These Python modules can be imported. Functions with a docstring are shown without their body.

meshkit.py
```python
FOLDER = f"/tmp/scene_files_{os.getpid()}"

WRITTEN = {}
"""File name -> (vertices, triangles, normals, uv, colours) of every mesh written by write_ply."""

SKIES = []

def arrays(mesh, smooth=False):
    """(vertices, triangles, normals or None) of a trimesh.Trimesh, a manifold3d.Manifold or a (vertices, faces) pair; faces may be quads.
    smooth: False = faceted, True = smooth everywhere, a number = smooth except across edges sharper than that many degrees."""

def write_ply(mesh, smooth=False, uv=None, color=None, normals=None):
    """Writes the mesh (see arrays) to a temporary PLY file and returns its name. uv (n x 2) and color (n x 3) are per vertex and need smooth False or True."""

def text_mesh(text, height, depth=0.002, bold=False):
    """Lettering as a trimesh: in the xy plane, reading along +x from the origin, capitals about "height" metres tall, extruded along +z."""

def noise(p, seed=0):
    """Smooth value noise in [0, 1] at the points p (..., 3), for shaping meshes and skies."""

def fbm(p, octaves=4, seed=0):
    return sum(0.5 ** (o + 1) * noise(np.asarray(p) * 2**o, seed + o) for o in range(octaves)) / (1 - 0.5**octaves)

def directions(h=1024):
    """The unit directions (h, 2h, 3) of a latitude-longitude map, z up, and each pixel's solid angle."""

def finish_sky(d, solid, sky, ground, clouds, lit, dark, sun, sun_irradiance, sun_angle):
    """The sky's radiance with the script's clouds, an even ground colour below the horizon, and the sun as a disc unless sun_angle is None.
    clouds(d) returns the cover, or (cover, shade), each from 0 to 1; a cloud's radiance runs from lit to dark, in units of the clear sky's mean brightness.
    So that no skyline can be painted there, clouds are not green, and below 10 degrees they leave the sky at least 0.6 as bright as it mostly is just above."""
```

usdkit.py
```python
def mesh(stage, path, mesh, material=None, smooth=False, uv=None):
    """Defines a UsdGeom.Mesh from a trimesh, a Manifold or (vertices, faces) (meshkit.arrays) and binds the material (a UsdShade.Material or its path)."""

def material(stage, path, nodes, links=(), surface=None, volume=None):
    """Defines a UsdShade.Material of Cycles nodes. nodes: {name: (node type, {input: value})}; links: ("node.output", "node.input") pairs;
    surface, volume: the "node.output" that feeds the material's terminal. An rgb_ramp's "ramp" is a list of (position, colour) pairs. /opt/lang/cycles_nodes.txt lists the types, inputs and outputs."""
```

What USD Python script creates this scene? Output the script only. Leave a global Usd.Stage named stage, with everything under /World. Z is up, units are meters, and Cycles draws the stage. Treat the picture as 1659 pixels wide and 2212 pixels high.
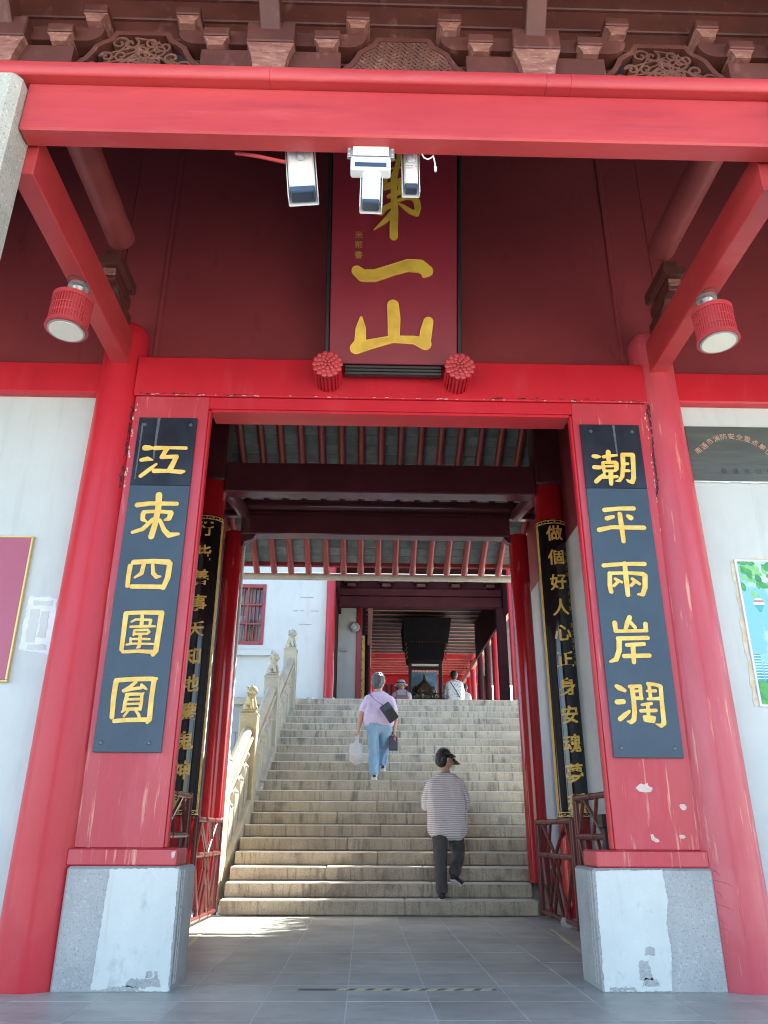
import math, random, json
import numpy as np, trimesh, usdkit, meshkit
import manifold3d as m3
from manifold3d import Manifold
from shapely.geometry import Polygon, Point, LineString, MultiPoint
from shapely.ops import unary_union
from shapely import affinity
from pxr import Usd, UsdGeom, UsdLux, UsdShade, Sdf, Gf

# ---------------------------------------------------------------- camera, sky, sun, exposure
stage = Usd.Stage.CreateInMemory()
UsdGeom.SetStageUpAxis(stage, UsdGeom.Tokens.z)
UsdGeom.SetStageMetersPerUnit(stage, 1.0)
UsdGeom.Xform.Define(stage, '/World')
UsdGeom.Scope.Define(stage, '/World/Looks')
EXPOSURE = 2.3
SKY_STRENGTH = 0.12
SUN_INTENSITY = 1.15
SUN_AZ, SUN_EL = math.radians(40), math.radians(44)          # azimuth from +y towards +x
yaw, pit, rol = np.radians([1.27, 22.45, 0.27])
fwd = np.array([math.sin(yaw)*math.cos(pit), math.cos(yaw)*math.cos(pit), math.sin(pit)])
rgt = np.array([math.cos(yaw), -math.sin(yaw), 0.0])
up = np.cross(rgt, fwd)
rgt, up = math.cos(rol)*rgt+math.sin(rol)*up, -math.sin(rol)*rgt+math.cos(rol)*up
CAM = np.array([0.0, -4.9, 0.8])
cam = UsdGeom.Camera.Define(stage, '/World/camera')
cam.CreateHorizontalApertureAttr(36.0)
cam.CreateVerticalApertureAttr(48.0)
cam.CreateFocalLengthAttr(36.0*1680/1659)
cam.CreateClippingRangeAttr(Gf.Vec2f(0.05, 2000))
cam.CreateExposureAttr(EXPOSURE)
cam.AddTransformOp().Set(Gf.Matrix4d(*rgt, 0, *up, 0, *(-fwd), 0, *CAM, 1))

sun_dir = np.array([math.sin(SUN_AZ)*math.cos(SUN_EL), math.cos(SUN_AZ)*math.cos(SUN_EL), math.sin(SUN_EL)])
skymat = usdkit.material(stage, '/World/Looks/sky_look', {
    'sky': ('sky_texture', {'sky_type': 'single_scattering', 'sun_disc': False, 'sun_elevation': SUN_EL, 'sun_rotation': SUN_AZ, 'altitude': 20.0, 'aerosol_density': 1.8}),
    'bg': ('background_shader', {'strength': SKY_STRENGTH})}, [('sky.color', 'bg.color')], surface='bg.background')
dome = UsdLux.DomeLight.Define(stage, '/World/sky')
UsdShade.MaterialBindingAPI.Apply(dome.GetPrim()).Bind(skymat)
dome.GetPrim().SetCustomDataByKey('kind', 'structure')
sun = UsdLux.DistantLight.Define(stage, '/World/sun')
sun.CreateNormalizeAttr(True); sun.CreateIntensityAttr(SUN_INTENSITY); sun.CreateAngleAttr(0.5)
sun.CreateColorAttr(Gf.Vec3f(1.0, 0.95, 0.88))
sx = np.cross([0, 0, 1.0], sun_dir); sx /= np.linalg.norm(sx); sy = np.cross(sun_dir, sx)
sun.AddTransformOp().Set(Gf.Matrix4d(*sx, 0, *sy, 0, *sun_dir, 0, 0, 0, 30, 1))

# ---------------------------------------------------------------- prim helpers
used = {}
def path_for(name, parent=None):
    base = str(parent.GetPath()) if parent is not None else '/World'
    k = used.get((base, name), 0); used[(base, name)] = k+1
    return f'{base}/{name}' if k == 0 else f'{base}/{name}_{k:03d}'
def setd(prim, **kw):
    for k, v in kw.items():
        if v: prim.SetCustomDataByKey(k, v)
    return prim
def obj(name, mesh, mat, parent=None, smooth=35, **kw):
    if isinstance(mesh, (list, tuple)) and len(mesh) and isinstance(mesh[0], trimesh.Trimesh):
        mesh = trimesh.util.concatenate(mesh)
    return setd(usdkit.mesh(stage, path_for(name, parent), mesh, M[mat], smooth=smooth).GetPrim(), **kw)
def thing(name, label=None, category=None, group=None, kind=None, parent=None, loc=None, rz=0):
    x = UsdGeom.Xform.Define(stage, path_for(name, parent))
    if loc is not None: x.AddTranslateOp().Set(Gf.Vec3d(*loc))
    if rz: x.AddRotateZOp().Set(rz)
    return setd(x.GetPrim(), label=label, category=category, group=group, kind=kind)
def copy_of(src, name, loc, rz=0, scale=None, **kw):
    x = UsdGeom.Xform.Define(stage, path_for(name))
    x.AddTranslateOp().Set(Gf.Vec3d(*loc))
    if rz: x.AddRotateZOp().Set(rz)
    if scale: x.AddScaleOp().Set(Gf.Vec3f(*scale))
    p = x.GetPrim(); p.GetReferences().AddInternalReference(src.GetPath()); p.SetInstanceable(True)
    return setd(p, **kw)

# ---------------------------------------------------------------- mesh helpers
def box(x0, x1, y0, y1, z0, z1, c=0.0):
    x0, x1 = min(x0, x1), max(x0, x1); y0, y1 = min(y0, y1), max(y0, y1)
    if c <= 0:
        b = trimesh.creation.box((x1-x0, y1-y0, z1-z0)); b.apply_translation(((x0+x1)/2, (y0+y1)/2, (z0+z1)/2)); return b
    c = min(c, (x1-x0)*.45, (y1-y0)*.45, (z1-z0)*.45)
    pts = []
    for sx_ in (0, 1):
        for sy_ in (0, 1):
            for sz_ in (0, 1):
                X, Y, Z = (x0, x1)[sx_], (y0, y1)[sy_], (z0, z1)[sz_]
                dx, dy, dz = (c, -c)[sx_], (c, -c)[sy_], (c, -c)[sz_]
                pts += [(X, Y+dy, Z+dz), (X+dx, Y, Z+dz), (X+dx, Y+dy, Z)]
    return trimesh.convex.convex_hull(np.array(pts))
def rod(a, b, r0, r1=None, n=16, cap=True):
    a, b = np.array(a, float), np.array(b, float); r1 = r0 if r1 is None else r1
    d = b-a; L = np.linalg.norm(d); d /= L
    t = np.array([0, 0, 1.0]) if abs(d[2]) < .9 else np.array([1.0, 0, 0])
    u = np.cross(d, t); u /= np.linalg.norm(u); v = np.cross(d, u)
    ang = np.arange(n)/n*2*np.pi
    ring = np.cos(ang)[:, None]*u+np.sin(ang)[:, None]*v
    V = np.vstack([a+ring*r0, b+ring*r1, a, b]); F = []
    for i in range(n):
        j = (i+1) % n
        F += [(i, j, n+j), (i, n+j, n+i)]
        if cap: F += [(2*n, j, i), (2*n+1, n+i, n+j)]
    m = trimesh.Trimesh(V, F, process=False)
    if m.volume < 0: m.invert()
    return m
def tube(pts, r, n=10):
    return [rod(pts[i], pts[i+1], r, n=n) for i in range(len(pts)-1)]
def lathe(prof, cx=0, cy=0, n=32, z0=0):
    m = trimesh.creation.revolve(np.array(prof, float), sections=n); m.apply_translation((cx, cy, z0))
    if m.volume < 0: m.invert()
    return m
def extr(poly, d):
    ps = getattr(poly, 'geoms', [poly])
    return trimesh.util.concatenate([trimesh.creation.extrude_polygon(p, d, engine='earcut') for p in ps if p.area > 1e-9])
def wallpoly(poly, y_front, depth):
    """polygon in (x, z) -> solid whose front is at y_front and which goes back by depth"""
    m = extr(poly, depth); v = m.vertices.copy()
    m.vertices = np.stack([v[:, 0], y_front+v[:, 2], v[:, 1]], 1)
    if m.volume < 0: m.invert()
    return m
def profx(poly, x0, x1):
    """polygon in (y, z) extruded along x"""
    m = extr(poly, x1-x0); v = m.vertices.copy()
    m.vertices = np.stack([x0+v[:, 2], v[:, 0], v[:, 1]], 1)
    if m.volume < 0: m.invert()
    return m
def profy(poly, y0, y1):
    m = wallpoly(poly, y0, y1-y0); return m
def sphere(c, r, sub=2, s=(1, 1, 1)):
    m = trimesh.creation.icosphere(subdivisions=sub, radius=1); m.apply_scale(np.array(s)*r); m.apply_translation(c); return m
def beambox(a, b, w, h, c=0.006):
    """box along the segment a-b, w wide across, h high"""
    a, b = np.array(a, float), np.array(b, float); d = b-a; L = np.linalg.norm(d); d /= L
    m = box(-w/2, w/2, 0, L, -h/2, h/2, c)
    u = np.cross(d, [0, 0, 1.0]); u /= np.linalg.norm(u); n_ = np.cross(u, d)
    T = np.eye(4); T[:3, 0], T[:3, 1], T[:3, 2], T[:3, 3] = u, d, n_, a
    m.apply_transform(T); return m
def blob(bones, edge=0.02, it=8, seg=20):
    parts = []
    for chain in bones:
        pts = []
        for p, r in chain:
            pts.append(Manifold.sphere(r, seg).translate(tuple(float(x) for x in p)))
        for i in range(max(1, len(pts)-1)):
            parts.append((pts[i]+pts[i+1]).hull() if len(pts) > 1 else pts[0])
    m = Manifold.batch_boolean(parts, m3.OpType.Add).refine_to_length(edge)
    g = m.to_mesh(); t = trimesh.Trimesh(np.array(g.vert_properties[:, :3]), np.array(g.tri_verts), process=True)
    if it: trimesh.smoothing.filter_taubin(t, iterations=it)
    return t
def hullblob(groups, edge=0.02, it=8, seg=20, minus=None):
    """each group of (p, r) is hulled as a whole"""
    parts = []
    for g in groups:
        s = None
        for p, r in g:
            k = Manifold.sphere(r, seg).translate(tuple(float(x) for x in p)); s = k if s is None else s+k
        parts.append(s.hull())
    m = Manifold.batch_boolean(parts, m3.OpType.Add)
    if minus is not None: m = m-minus
    m = m.refine_to_length(edge); g = m.to_mesh()
    t = trimesh.Trimesh(np.array(g.vert_properties[:, :3]), np.array(g.tri_verts), process=True)
    if it: trimesh.smoothing.filter_taubin(t, iterations=it)
    return t
def wrinkle(m, amp, scale, seed, stretch=(1, 1, .55)):
    """cloth folds: pushes the surface in and out along its normals"""
    v = m.vertices.copy(); q = v*np.array(stretch)*scale
    n = meshkit.fbm(q+7.3, 3, seed)-.5; r = np.abs(meshkit.noise(q*1.7+3.1, seed+9)-.5)
    m.vertices = v+m.vertex_normals*(n*amp*1.6-r*amp)[:, None]; return m
def wobble(pts, amp, seed):
    r = random.Random(seed); return [(x+r.uniform(-amp, amp), z+r.uniform(-amp, amp)) for x, z in pts]
def ragged(pts, step, amp, seed):
    """closed outline with irregular edges"""
    r = random.Random(seed); out = []
    for i in range(len(pts)):
        a, b = np.array(pts[i], float), np.array(pts[(i+1) % len(pts)], float)
        n = max(1, int(np.linalg.norm(b-a)/step))
        for k in range(n):
            p = a+(b-a)*k/n; out.append((p[0]+r.uniform(-amp, amp), p[1]+r.uniform(-amp, amp)))
    p = Polygon(out); return p if p.is_valid else p.buffer(0)

# ---------------------------------------------------------------- materials
M = {}
def mat(name, c1, c2=None, scale=2.0, rough=0.5, stretch=(1, 1, 1), bump=0.0, bscale=60, spec=0.5, metal=0.0, rand=0.0, lo=.38, hi=.62, detail=5, layers=(), coat=0, sheen=0, trans=0):
    """two tones by noise; layers: (colour, scale, stretch, lo, hi, strength) patches over it; rand varies the tone from object to object"""
    c2 = c2 or c1
    N = {'g': ('geometry', {}), 'mp': ('mapping', {'scale': stretch}), 'n': ('noise_texture', {'scale': scale, 'detail': detail, 'roughness': .6}),
         'r': ('rgb_ramp', {'ramp': [(0, c1), (lo, c1), (hi, c2), (1, c2)]}),
         'p': ('principled_bsdf', {'roughness': rough, 'specular_ior_level': spec, 'metallic': metal, 'coat_weight': coat, 'sheen_weight': sheen, 'transmission_weight': trans})}
    L = [('g.position', 'mp.vector'), ('mp.vector', 'n.vector'), ('n.fac', 'r.fac')]
    col = 'r.color'
    for i, (c, s, st, l0, h0, k) in enumerate(layers):
        N[f'm{i}'] = ('mapping', {'scale': st, 'location': (i*3.1, i*1.7, i*.9)}); N[f'n{i}'] = ('noise_texture', {'scale': s, 'detail': 6, 'roughness': .65})
        N[f'a{i}'] = ('map_range', {'from_min': l0, 'from_max': h0, 'to_min': 0.0, 'to_max': k, 'clamp': True})
        N[f'x{i}'] = ('mix_color', {'b': c})
        L += [('g.position', f'm{i}.vector'), (f'm{i}.vector', f'n{i}.vector'), (f'n{i}.fac', f'a{i}.value'), (f'a{i}.result', f'x{i}.fac'), (col, f'x{i}.a')]
        col = f'x{i}.result'
    if rand:
        N['o'] = ('object_info', {}); N['orr'] = ('map_range', {'from_min': 0.0, 'from_max': 1.0, 'to_min': 1-rand, 'to_max': 1+rand})
        N['h'] = ('hsv', {'hue': .5, 'saturation': 1.0, 'fac': 1.0})
        L += [('o.random', 'orr.value'), ('orr.result', 'h.value'), (col, 'h.color')]
        col = 'h.color'
    L.append((col, 'p.base_color'))
    if bump:
        N['bn'] = ('noise_texture', {'scale': bscale, 'detail': 4}); N['b'] = ('bump', {'strength': bump, 'distance': 0.01})
        L += [('mp.vector', 'bn.vector'), ('bn.fac', 'b.height'), ('b.normal', 'p.normal')]
    M[name] = usdkit.material(stage, '/World/Looks/'+name, N, L, surface='p.BSDF')
I3 = (1, 1, 1)
mat('red_paint', (.56, .016, .028), (.47, .013, .024), 1.6, .38, stretch=(1, 1, .3), coat=.1, bump=.10, bscale=55,
    layers=[((.58, .08, .095), 5, (1, 1, .25), .55, .75, .25), ((.20, .012, .018), 11, (1, 1, .6), .64, .78, .45), ((.28, .02, .02), 60, I3, .66, .72, .4)])
mat('red_beam', (.49, .052, .050), (.41, .034, .038), 1.1, .42, stretch=(.5, 1, 2), bump=.06, bscale=10,
    layers=[((.36, .035, .042), 6, (.12, 1, 7), .48, .72, .45), ((.30, .03, .04), 4, (.35, 1, 3.5), .54, .70, .5), ((.54, .10, .10), 3, (.3, 1, 2), .58, .7, .35), ((.12, .02, .02), 40, (1, 1, 1), .68, .74, .5)])
mat('red_worn', (.54, .058, .078), (.48, .046, .064), 1.4, .40, stretch=(1, 1, .22), coat=.2, spec=.6, bump=.10, bscale=55,
    layers=[((.62, .15, .17), 4, (1, 1, .3), .5, .75, .35), ((.80, .42, .27), 30, (1, 1, .06), .595, .70, .65), ((.26, .025, .035), 9, (1, 1, .6), .60, .78, .4), ((.40, .05, .06), 26, (1, 1, .12), .5, .7, .35)])
mat('red_door', (.51, .040, .056), (.45, .031, .046), 1.4, .40, stretch=(1, 1, .22), coat=.2, spec=.6, bump=.10, bscale=55,
    layers=[((.62, .15, .17), 4, (1, 1, .3), .5, .75, .35), ((.80, .42, .27), 30, (1, 1, .06), .595, .70, .65), ((.26, .025, .035), 9, (1, 1, .6), .60, .78, .4), ((.40, .05, .06), 26, (1, 1, .12), .5, .7, .35)])
mat('wine_panel', (.25, .040, .044), (.21, .034, .039), 1.2, .42, bump=.03, bscale=12, layers=[((.06, .01, .012), 8, (1, 1, .3), .6, .75, .4)])
mat('wine_beam', (.115, .030, .040), (.09, .025, .034), 2, .24, coat=.3, layers=[((.08, .012, .016), 9, (.3, 1, 1), .6, .75, .4)])
mat('rafter_red', (.30, .050, .045), (.24, .040, .036), 4, .34, rand=.12, layers=[((.34, .12, .10), 20, I3, .62, .75, .4)])
mat('brown_paint', (.105, .028, .019), (.075, .020, .015), 3, .55, bump=.06, bscale=25, layers=[((.30, .13, .10), 12, (1, 1, .5), .58, .75, .4), ((.07, .03, .028), 7, I3, .58, .72, .5)])
mat('brown_worn', (.28, .125, .09), (.18, .062, .045), 9, .6, stretch=(1, 1, 4), layers=[((.60, .40, .33), 22, (1, 1, 3), .55, .7, .55)])
mat('brown_carved', (.135, .048, .028), (.09, .030, .020), 5, .62, layers=[((.34, .20, .13), 30, I3, .55, .72, .5)])
mat('lacquer_red', (.40, .010, .016), (.34, .008, .014), 1.5, .16, coat=.5)
mat('lacquer_brown', (.13, .028, .024), (.10, .02, .018), 3, .24, layers=[((.30, .12, .09), 25, (1, 1, .4), .6, .75, .45)])
mat('plaster', (.575, .60, .56), (.525, .555, .52), .9, .85, bump=.05, bscale=30, layers=[((.43, .46, .45), 3.5, (1, 1, .3), .52, .72, .5), ((.45, .46, .42), 14, (1, 1, .07), .56, .72, .4), ((.50, .48, .41), 11, I3, .66, .8, .4), ((.22, .22, .22), 90, I3, .72, .76, .6)])
mat('plaster_grey', (.58, .59, .58), (.48, .49, .49), .8, .85, layers=[((.40, .40, .40), 5, (1, 1, .5), .62, .8, .4)])
mat('granite', (.40, .40, .38), (.33, .33, .315), 3, .75, bump=.25, bscale=120, layers=[((.10, .10, .10), 75, I3, .55, .64, .5), ((.62, .62, .60), 62, I3, .57, .66, .45), ((.24, .23, .20), 3, (1, 1, .5), .58, .75, .4)])
mat('granite_warm', (.47, .45, .37), (.38, .37, .31), 4, .75, bump=.25, bscale=160, layers=[((.17, .16, .13), 80, I3, .56, .63, .7), ((.72, .70, .62), 65, I3, .58, .65, .6)])
mat('white_wash', (.62, .635, .585), (.56, .575, .535), 2.5, .8, bump=.3, bscale=45, layers=[((.36, .36, .35), 7, (1, 1, .6), .58, .72, .6), ((.47, .45, .40), 18, I3, .62, .74, .5), ((.25, .25, .25), 60, I3, .68, .73, .6), ((.47, .42, .36), 9, (3, 3, .25), .58, .75, .35)])
mat('stair_stone', (.58, .50, .33), (.46, .395, .265), 3.2, .7, bump=.3, bscale=120, rand=.05,
    layers=[((.15, .135, .10), 22, (1, 1, .10), .54, .66, .62), ((.12, .11, .085), 5.5, (1, 1, .5), .58, .72, .6), ((.22, .20, .155), 1.3, (1, .5, 1), .50, .66, .4), ((.55, .50, .41), 190, I3, .58, .66, .5), ((.14, .125, .10), 150, I3, .58, .66, .55)])
mat('rail_stone', (.50, .455, .335), (.40, .365, .27), 4, .8, bump=.3, bscale=110, layers=[((.20, .19, .15), 150, I3, .57, .65, .55), ((.33, .32, .22), 5, (1, 1, .6), .55, .72, .6)])
mat('lichen_stone', (.47, .37, .18), (.44, .38, .25), 6, .85, bump=.35, bscale=90, layers=[((.52, .47, .36), 11, I3, .52, .66, .7), ((.16, .11, .06), 25, I3, .62, .72, .7)])
mat('slate', (.53, .555, .49), (.46, .485, .425), 2.3, .42, bump=.12, bscale=70, rand=.10, layers=[((.56, .56, .50), 6, (1, .5, 1), .58, .76, .40), ((.26, .27, .25), 9, (.4, 1, 1), .54, .70, .5), ((.28, .30, .27), 1.1, (1, 1, 1), .48, .64, .5), ((.15, .155, .15), 45, I3, .66, .72, .5), ((.35, .35, .34), 120, I3, .70, .76, .5)])
mat('joint_mortar', (.78, .78, .72), (.68, .68, .63), 8, .9)
mat('plaza_stone', (.50, .48, .44), (.43, .415, .38), .7, .8, bump=.1, bscale=30)
mat('soffit_brick', (.20, .245, .25), (.145, .18, .185), 7, .85, bump=.2, bscale=60, rand=.22, layers=[((.32, .33, .31), 25, (1, 1, 1), .62, .76, .5)])
mat('lime_joint', (.66, .67, .64), (.55, .56, .54), 12, .9)
mat('roof_tile', (.10, .105, .11), (.075, .08, .085), 4, .8)
mat('black_board_sky', (.040, .068, .095), (.034, .058, .082), 3, .40, bump=.12, bscale=500, layers=[((.09, .12, .15), 250, I3, .55, .7, .5)])  # sky reflection on the lower board put into its bluish base colour
mat('black_lacquer', (.008, .009, .012), (.010, .009, .010), 2, .09, coat=.6)
mat('matte_black', (.010, .010, .013), (.014, .013, .015), 6, .95, spec=.08)  # plain matte black, also painted on the porch ceiling as shade
mat('ink_black', (.012, .012, .013), (.02, .018, .017), 6, .4)
mat('gold_leaf', (.86, .56, .13), (.74, .44, .085), 14, .42, metal=.0, layers=[((.88, .66, .26), 40, I3, .55, .7, .5)])
mat('gold_dark', (.52, .36, .07), (.40, .25, .05), 10, .4, metal=.3)
mat('gold_plaque', (.85, .58, .07), (.66, .42, .055), 6, .34, metal=.2)
mat('plaque_red', (.25, .020, .034), (.21, .018, .030), 1.5, .42)
mat('white_plastic', (.78, .79, .76), (.74, .75, .71), 4, .4)
mat('grey_plastic', (.42, .44, .46), None, 4, .45)
mat('dark_glass', (.05, .07, .10), (.035, .05, .075), 4, .12)
mat('steel', (.45, .46, .46), (.36, .37, .37), 12, .35, metal=.7)
mat('lamp_red', (.52, .055, .06), (.46, .045, .05), 6, .45)
mat('lamp_glass', (.82, .80, .66), (.78, .76, .62), 5, .25)
mat('scuff', (.045, .022, .024), (.09, .02, .025), 30, .7)
mat('pale_chip', (.66, .52, .44), (.58, .42, .36), 20, .8)
mat('rose_board', (.40, .085, .13), (.37, .075, .115), 1, .25)
mat('frame_gold', (.70, .55, .20), None, 5, .35, metal=.4)
mat('poster_sky', (.22, .52, .82), (.74, .84, .92), 3.2, .35, lo=.42, hi=.58, detail=4)
mat('poster_leaf', (.16, .50, .16), (.30, .62, .25), 14, .4)
mat('poster_white', (.80, .80, .78), None, 5, .4)
mat('poster_teal', (.10, .42, .46), (.06, .34, .42), 10, .4)
mat('poster_grass', (.10, .42, .10), (.04, .25, .08), 20, .4)
mat('glue', (.62, .52, .33), (.70, .64, .50), 15, .85)
mat('plate_dark', (.10, .11, .095), (.075, .082, .072), 3, .35, stretch=(.5, 1, 5), layers=[((.22, .23, .19), 7, (.4, 1, 8), .58, .75, .45)])
mat('copper_text', (.45, .24, .13), (.55, .36, .24), 30, .5)
mat('plate_faint', (.035, .04, .038), None, 5, .5)
mat('paper', (.76, .78, .79), (.68, .70, .72), 12, .85)
mat('yellow_tape', (.85, .80, .28), (.72, .70, .42), 18, .6)
mat('faded_black', (.09, .095, .095), (.15, .155, .15), 18, .6)
mat('window_red', (.30, .055, .06), (.25, .045, .05), 5, .45)
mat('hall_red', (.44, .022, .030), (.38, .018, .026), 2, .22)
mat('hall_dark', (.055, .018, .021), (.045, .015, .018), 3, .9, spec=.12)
mat('curtain', (.20, .02, .025), (.10, .012, .016), 22, .8, stretch=(1, 1, .03))
mat('joist', (.46, .24, .21), (.38, .19, .17), 4, .45)
mat('shade_black', (.012, .012, .016), None, 3, .7)
mat('mountain_blue', (.10, .22, .34), (.25, .38, .46), 4, .4)
mat('bronze', (.13, .095, .045), (.05, .04, .025), 18, .35, metal=.6)
mat('offering_gold', (.75, .52, .12), (.55, .36, .08), 14, .3, metal=.5)
mat('skin', (.52, .29, .20), (.48, .26, .18), 12, .5)
mat('hair_grey', (.10, .105, .115), (.05, .052, .06), 40, .5, stretch=(1, 1, .3))
mat('hair_black', (.018, .015, .015), (.03, .025, .022), 40, .4)
mat('eye_dark', (.02, .015, .012), None, 5, .2)
mat('lavender', (.62, .50, .66), (.57, .45, .62), 5, .85, bump=.25, bscale=14)
mat('denim', (.20, .34, .47), (.26, .41, .54), 4, .85, stretch=(1, 1, .4), bump=.3, bscale=22, layers=[((.14, .25, .38), 9, (1, 1, .3), .55, .7, .5)])
mat('denim_dark', (.05, .09, .16), (.07, .12, .20), 6, .85)
mat('trouser_grey', (.085, .082, .078), (.070, .068, .066), 6, .85, bump=.25, bscale=18)
mat('shoe_white', (.68, .64, .56), (.5, .47, .42), 12, .6)
mat('shoe_dark', (.030, .012, .018), (.04, .02, .024), 8, .6)
mat('sole_white', (.75, .74, .72), None, 5, .6)
mat('sleeve_white', (.70, .68, .72), (.64, .62, .67), 6, .8)
mat('visor_black', (.015, .015, .017), (.03, .028, .028), 10, .4)
mat('visor_cream', (.62, .54, .44), None, 5, .6)
mat('bag_black', (.014, .016, .020), (.024, .026, .03), 14, .5, bump=.15, bscale=80)
mat('case_blue', (.045, .060, .080), (.035, .046, .062), 6, .4)
mat('pink_tag', (.55, .10, .16), None, 5, .5)
mat('food_cream', (.72, .64, .45), (.68, .50, .28), 18, .7)
mat('pink_cloth', (.52, .27, .27), (.46, .22, .22), 8, .8)
mat('white_cloth', (.66, .69, .70), (.58, .61, .63), 6, .85, bump=.2, bscale=16)
mat('floral', (.74, .80, .84), (.78, .83, .86), 8, .85, layers=[((.16, .20, .26), 26, I3, .56, .60, .85), ((.35, .25, .30), 22, I3, .60, .64, .7)])
mat('leaf', (.055, .095, .028), (.035, .07, .02), 3, .5, rand=.15)
mat('bark', (.13, .105, .085), (.08, .065, .055), 9, .9)
mat('window_glow', (.50, .26, .06), (.05, .045, .05), 3.0, .35, stretch=(1.6, 1, .5), lo=.44, hi=.52)
mat('speaker_grey', (.52, .55, .56), None, 5, .5)

def stripes(name, ca, cb, period, axis='z', width=.5, noise=.0, rough=.8):
    M[name] = usdkit.material(stage, '/World/Looks/'+name, {
        'g': ('geometry', {}), 's': ('separate_xyz', {}), 'n': ('noise_texture', {'scale': 5.0, 'detail': 3}), 'k': ('math', {'math_type': 'multiply_add', 'value2': noise, 'value3': 0.0}),
        'ad': ('math', {'math_type': 'add'}), 'd': ('math', {'math_type': 'divide', 'value2': period}), 'f': ('math', {'math_type': 'fraction'}), 'c': ('map_range', {'from_min': width-.08, 'from_max': width+.08, 'to_min': 0.0, 'to_max': 1.0, 'clamp': True}),
        'x': ('mix_color', {'a': ca, 'b': cb}), 'p': ('principled_bsdf', {'roughness': rough})},
        [('g.position', 's.vector'), ('g.position', 'n.vector'), ('n.fac', 'k.value1'), ('s.'+axis, 'ad.value1'), ('k.value', 'ad.value2'), ('ad.value', 'd.value1'), ('d.value', 'f.value1'), ('f.value', 'c.value'), ('c.result', 'x.fac'), ('x.result', 'p.base_color')], surface='p.BSDF')
stripes('striped_shirt', (.34, .25, .27), (.82, .75, .72), .0225, 'z', .27, .03)
# window pane: mostly clear with a fresnel gloss
M['pane'] = usdkit.material(stage, '/World/Looks/pane', {'t': ('transparent_bsdf', {'color': (.9, .93, .93)}), 'gl': ('glossy_bsdf', {'roughness': .02, 'color': (.9, .9, .9)}), 'f': ('fresnel', {'IOR': 1.5}), 'm': ('mix_closure', {})},
    [('f.fac', 'm.fac'), ('t.BSDF', 'm.closure1'), ('gl.BSDF', 'm.closure2')], surface='m.closure')
M['bag_film'] = usdkit.material(stage, '/World/Looks/bag_film', {'t': ('transparent_bsdf', {'color': (.95, .96, .97)}), 'd': ('principled_bsdf', {'base_color': (.82, .84, .86), 'roughness': .3}), 'tr': ('translucent_bsdf', {'color': (.8, .82, .84)}), 'm0': ('mix_closure', {'fac': .4}), 'm': ('mix_closure', {'fac': .45})},
    [('d.BSDF', 'm0.closure1'), ('tr.BSDF', 'm0.closure2'), ('t.BSDF', 'm.closure1'), ('m0.closure', 'm.closure2')], surface='m.closure')

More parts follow.
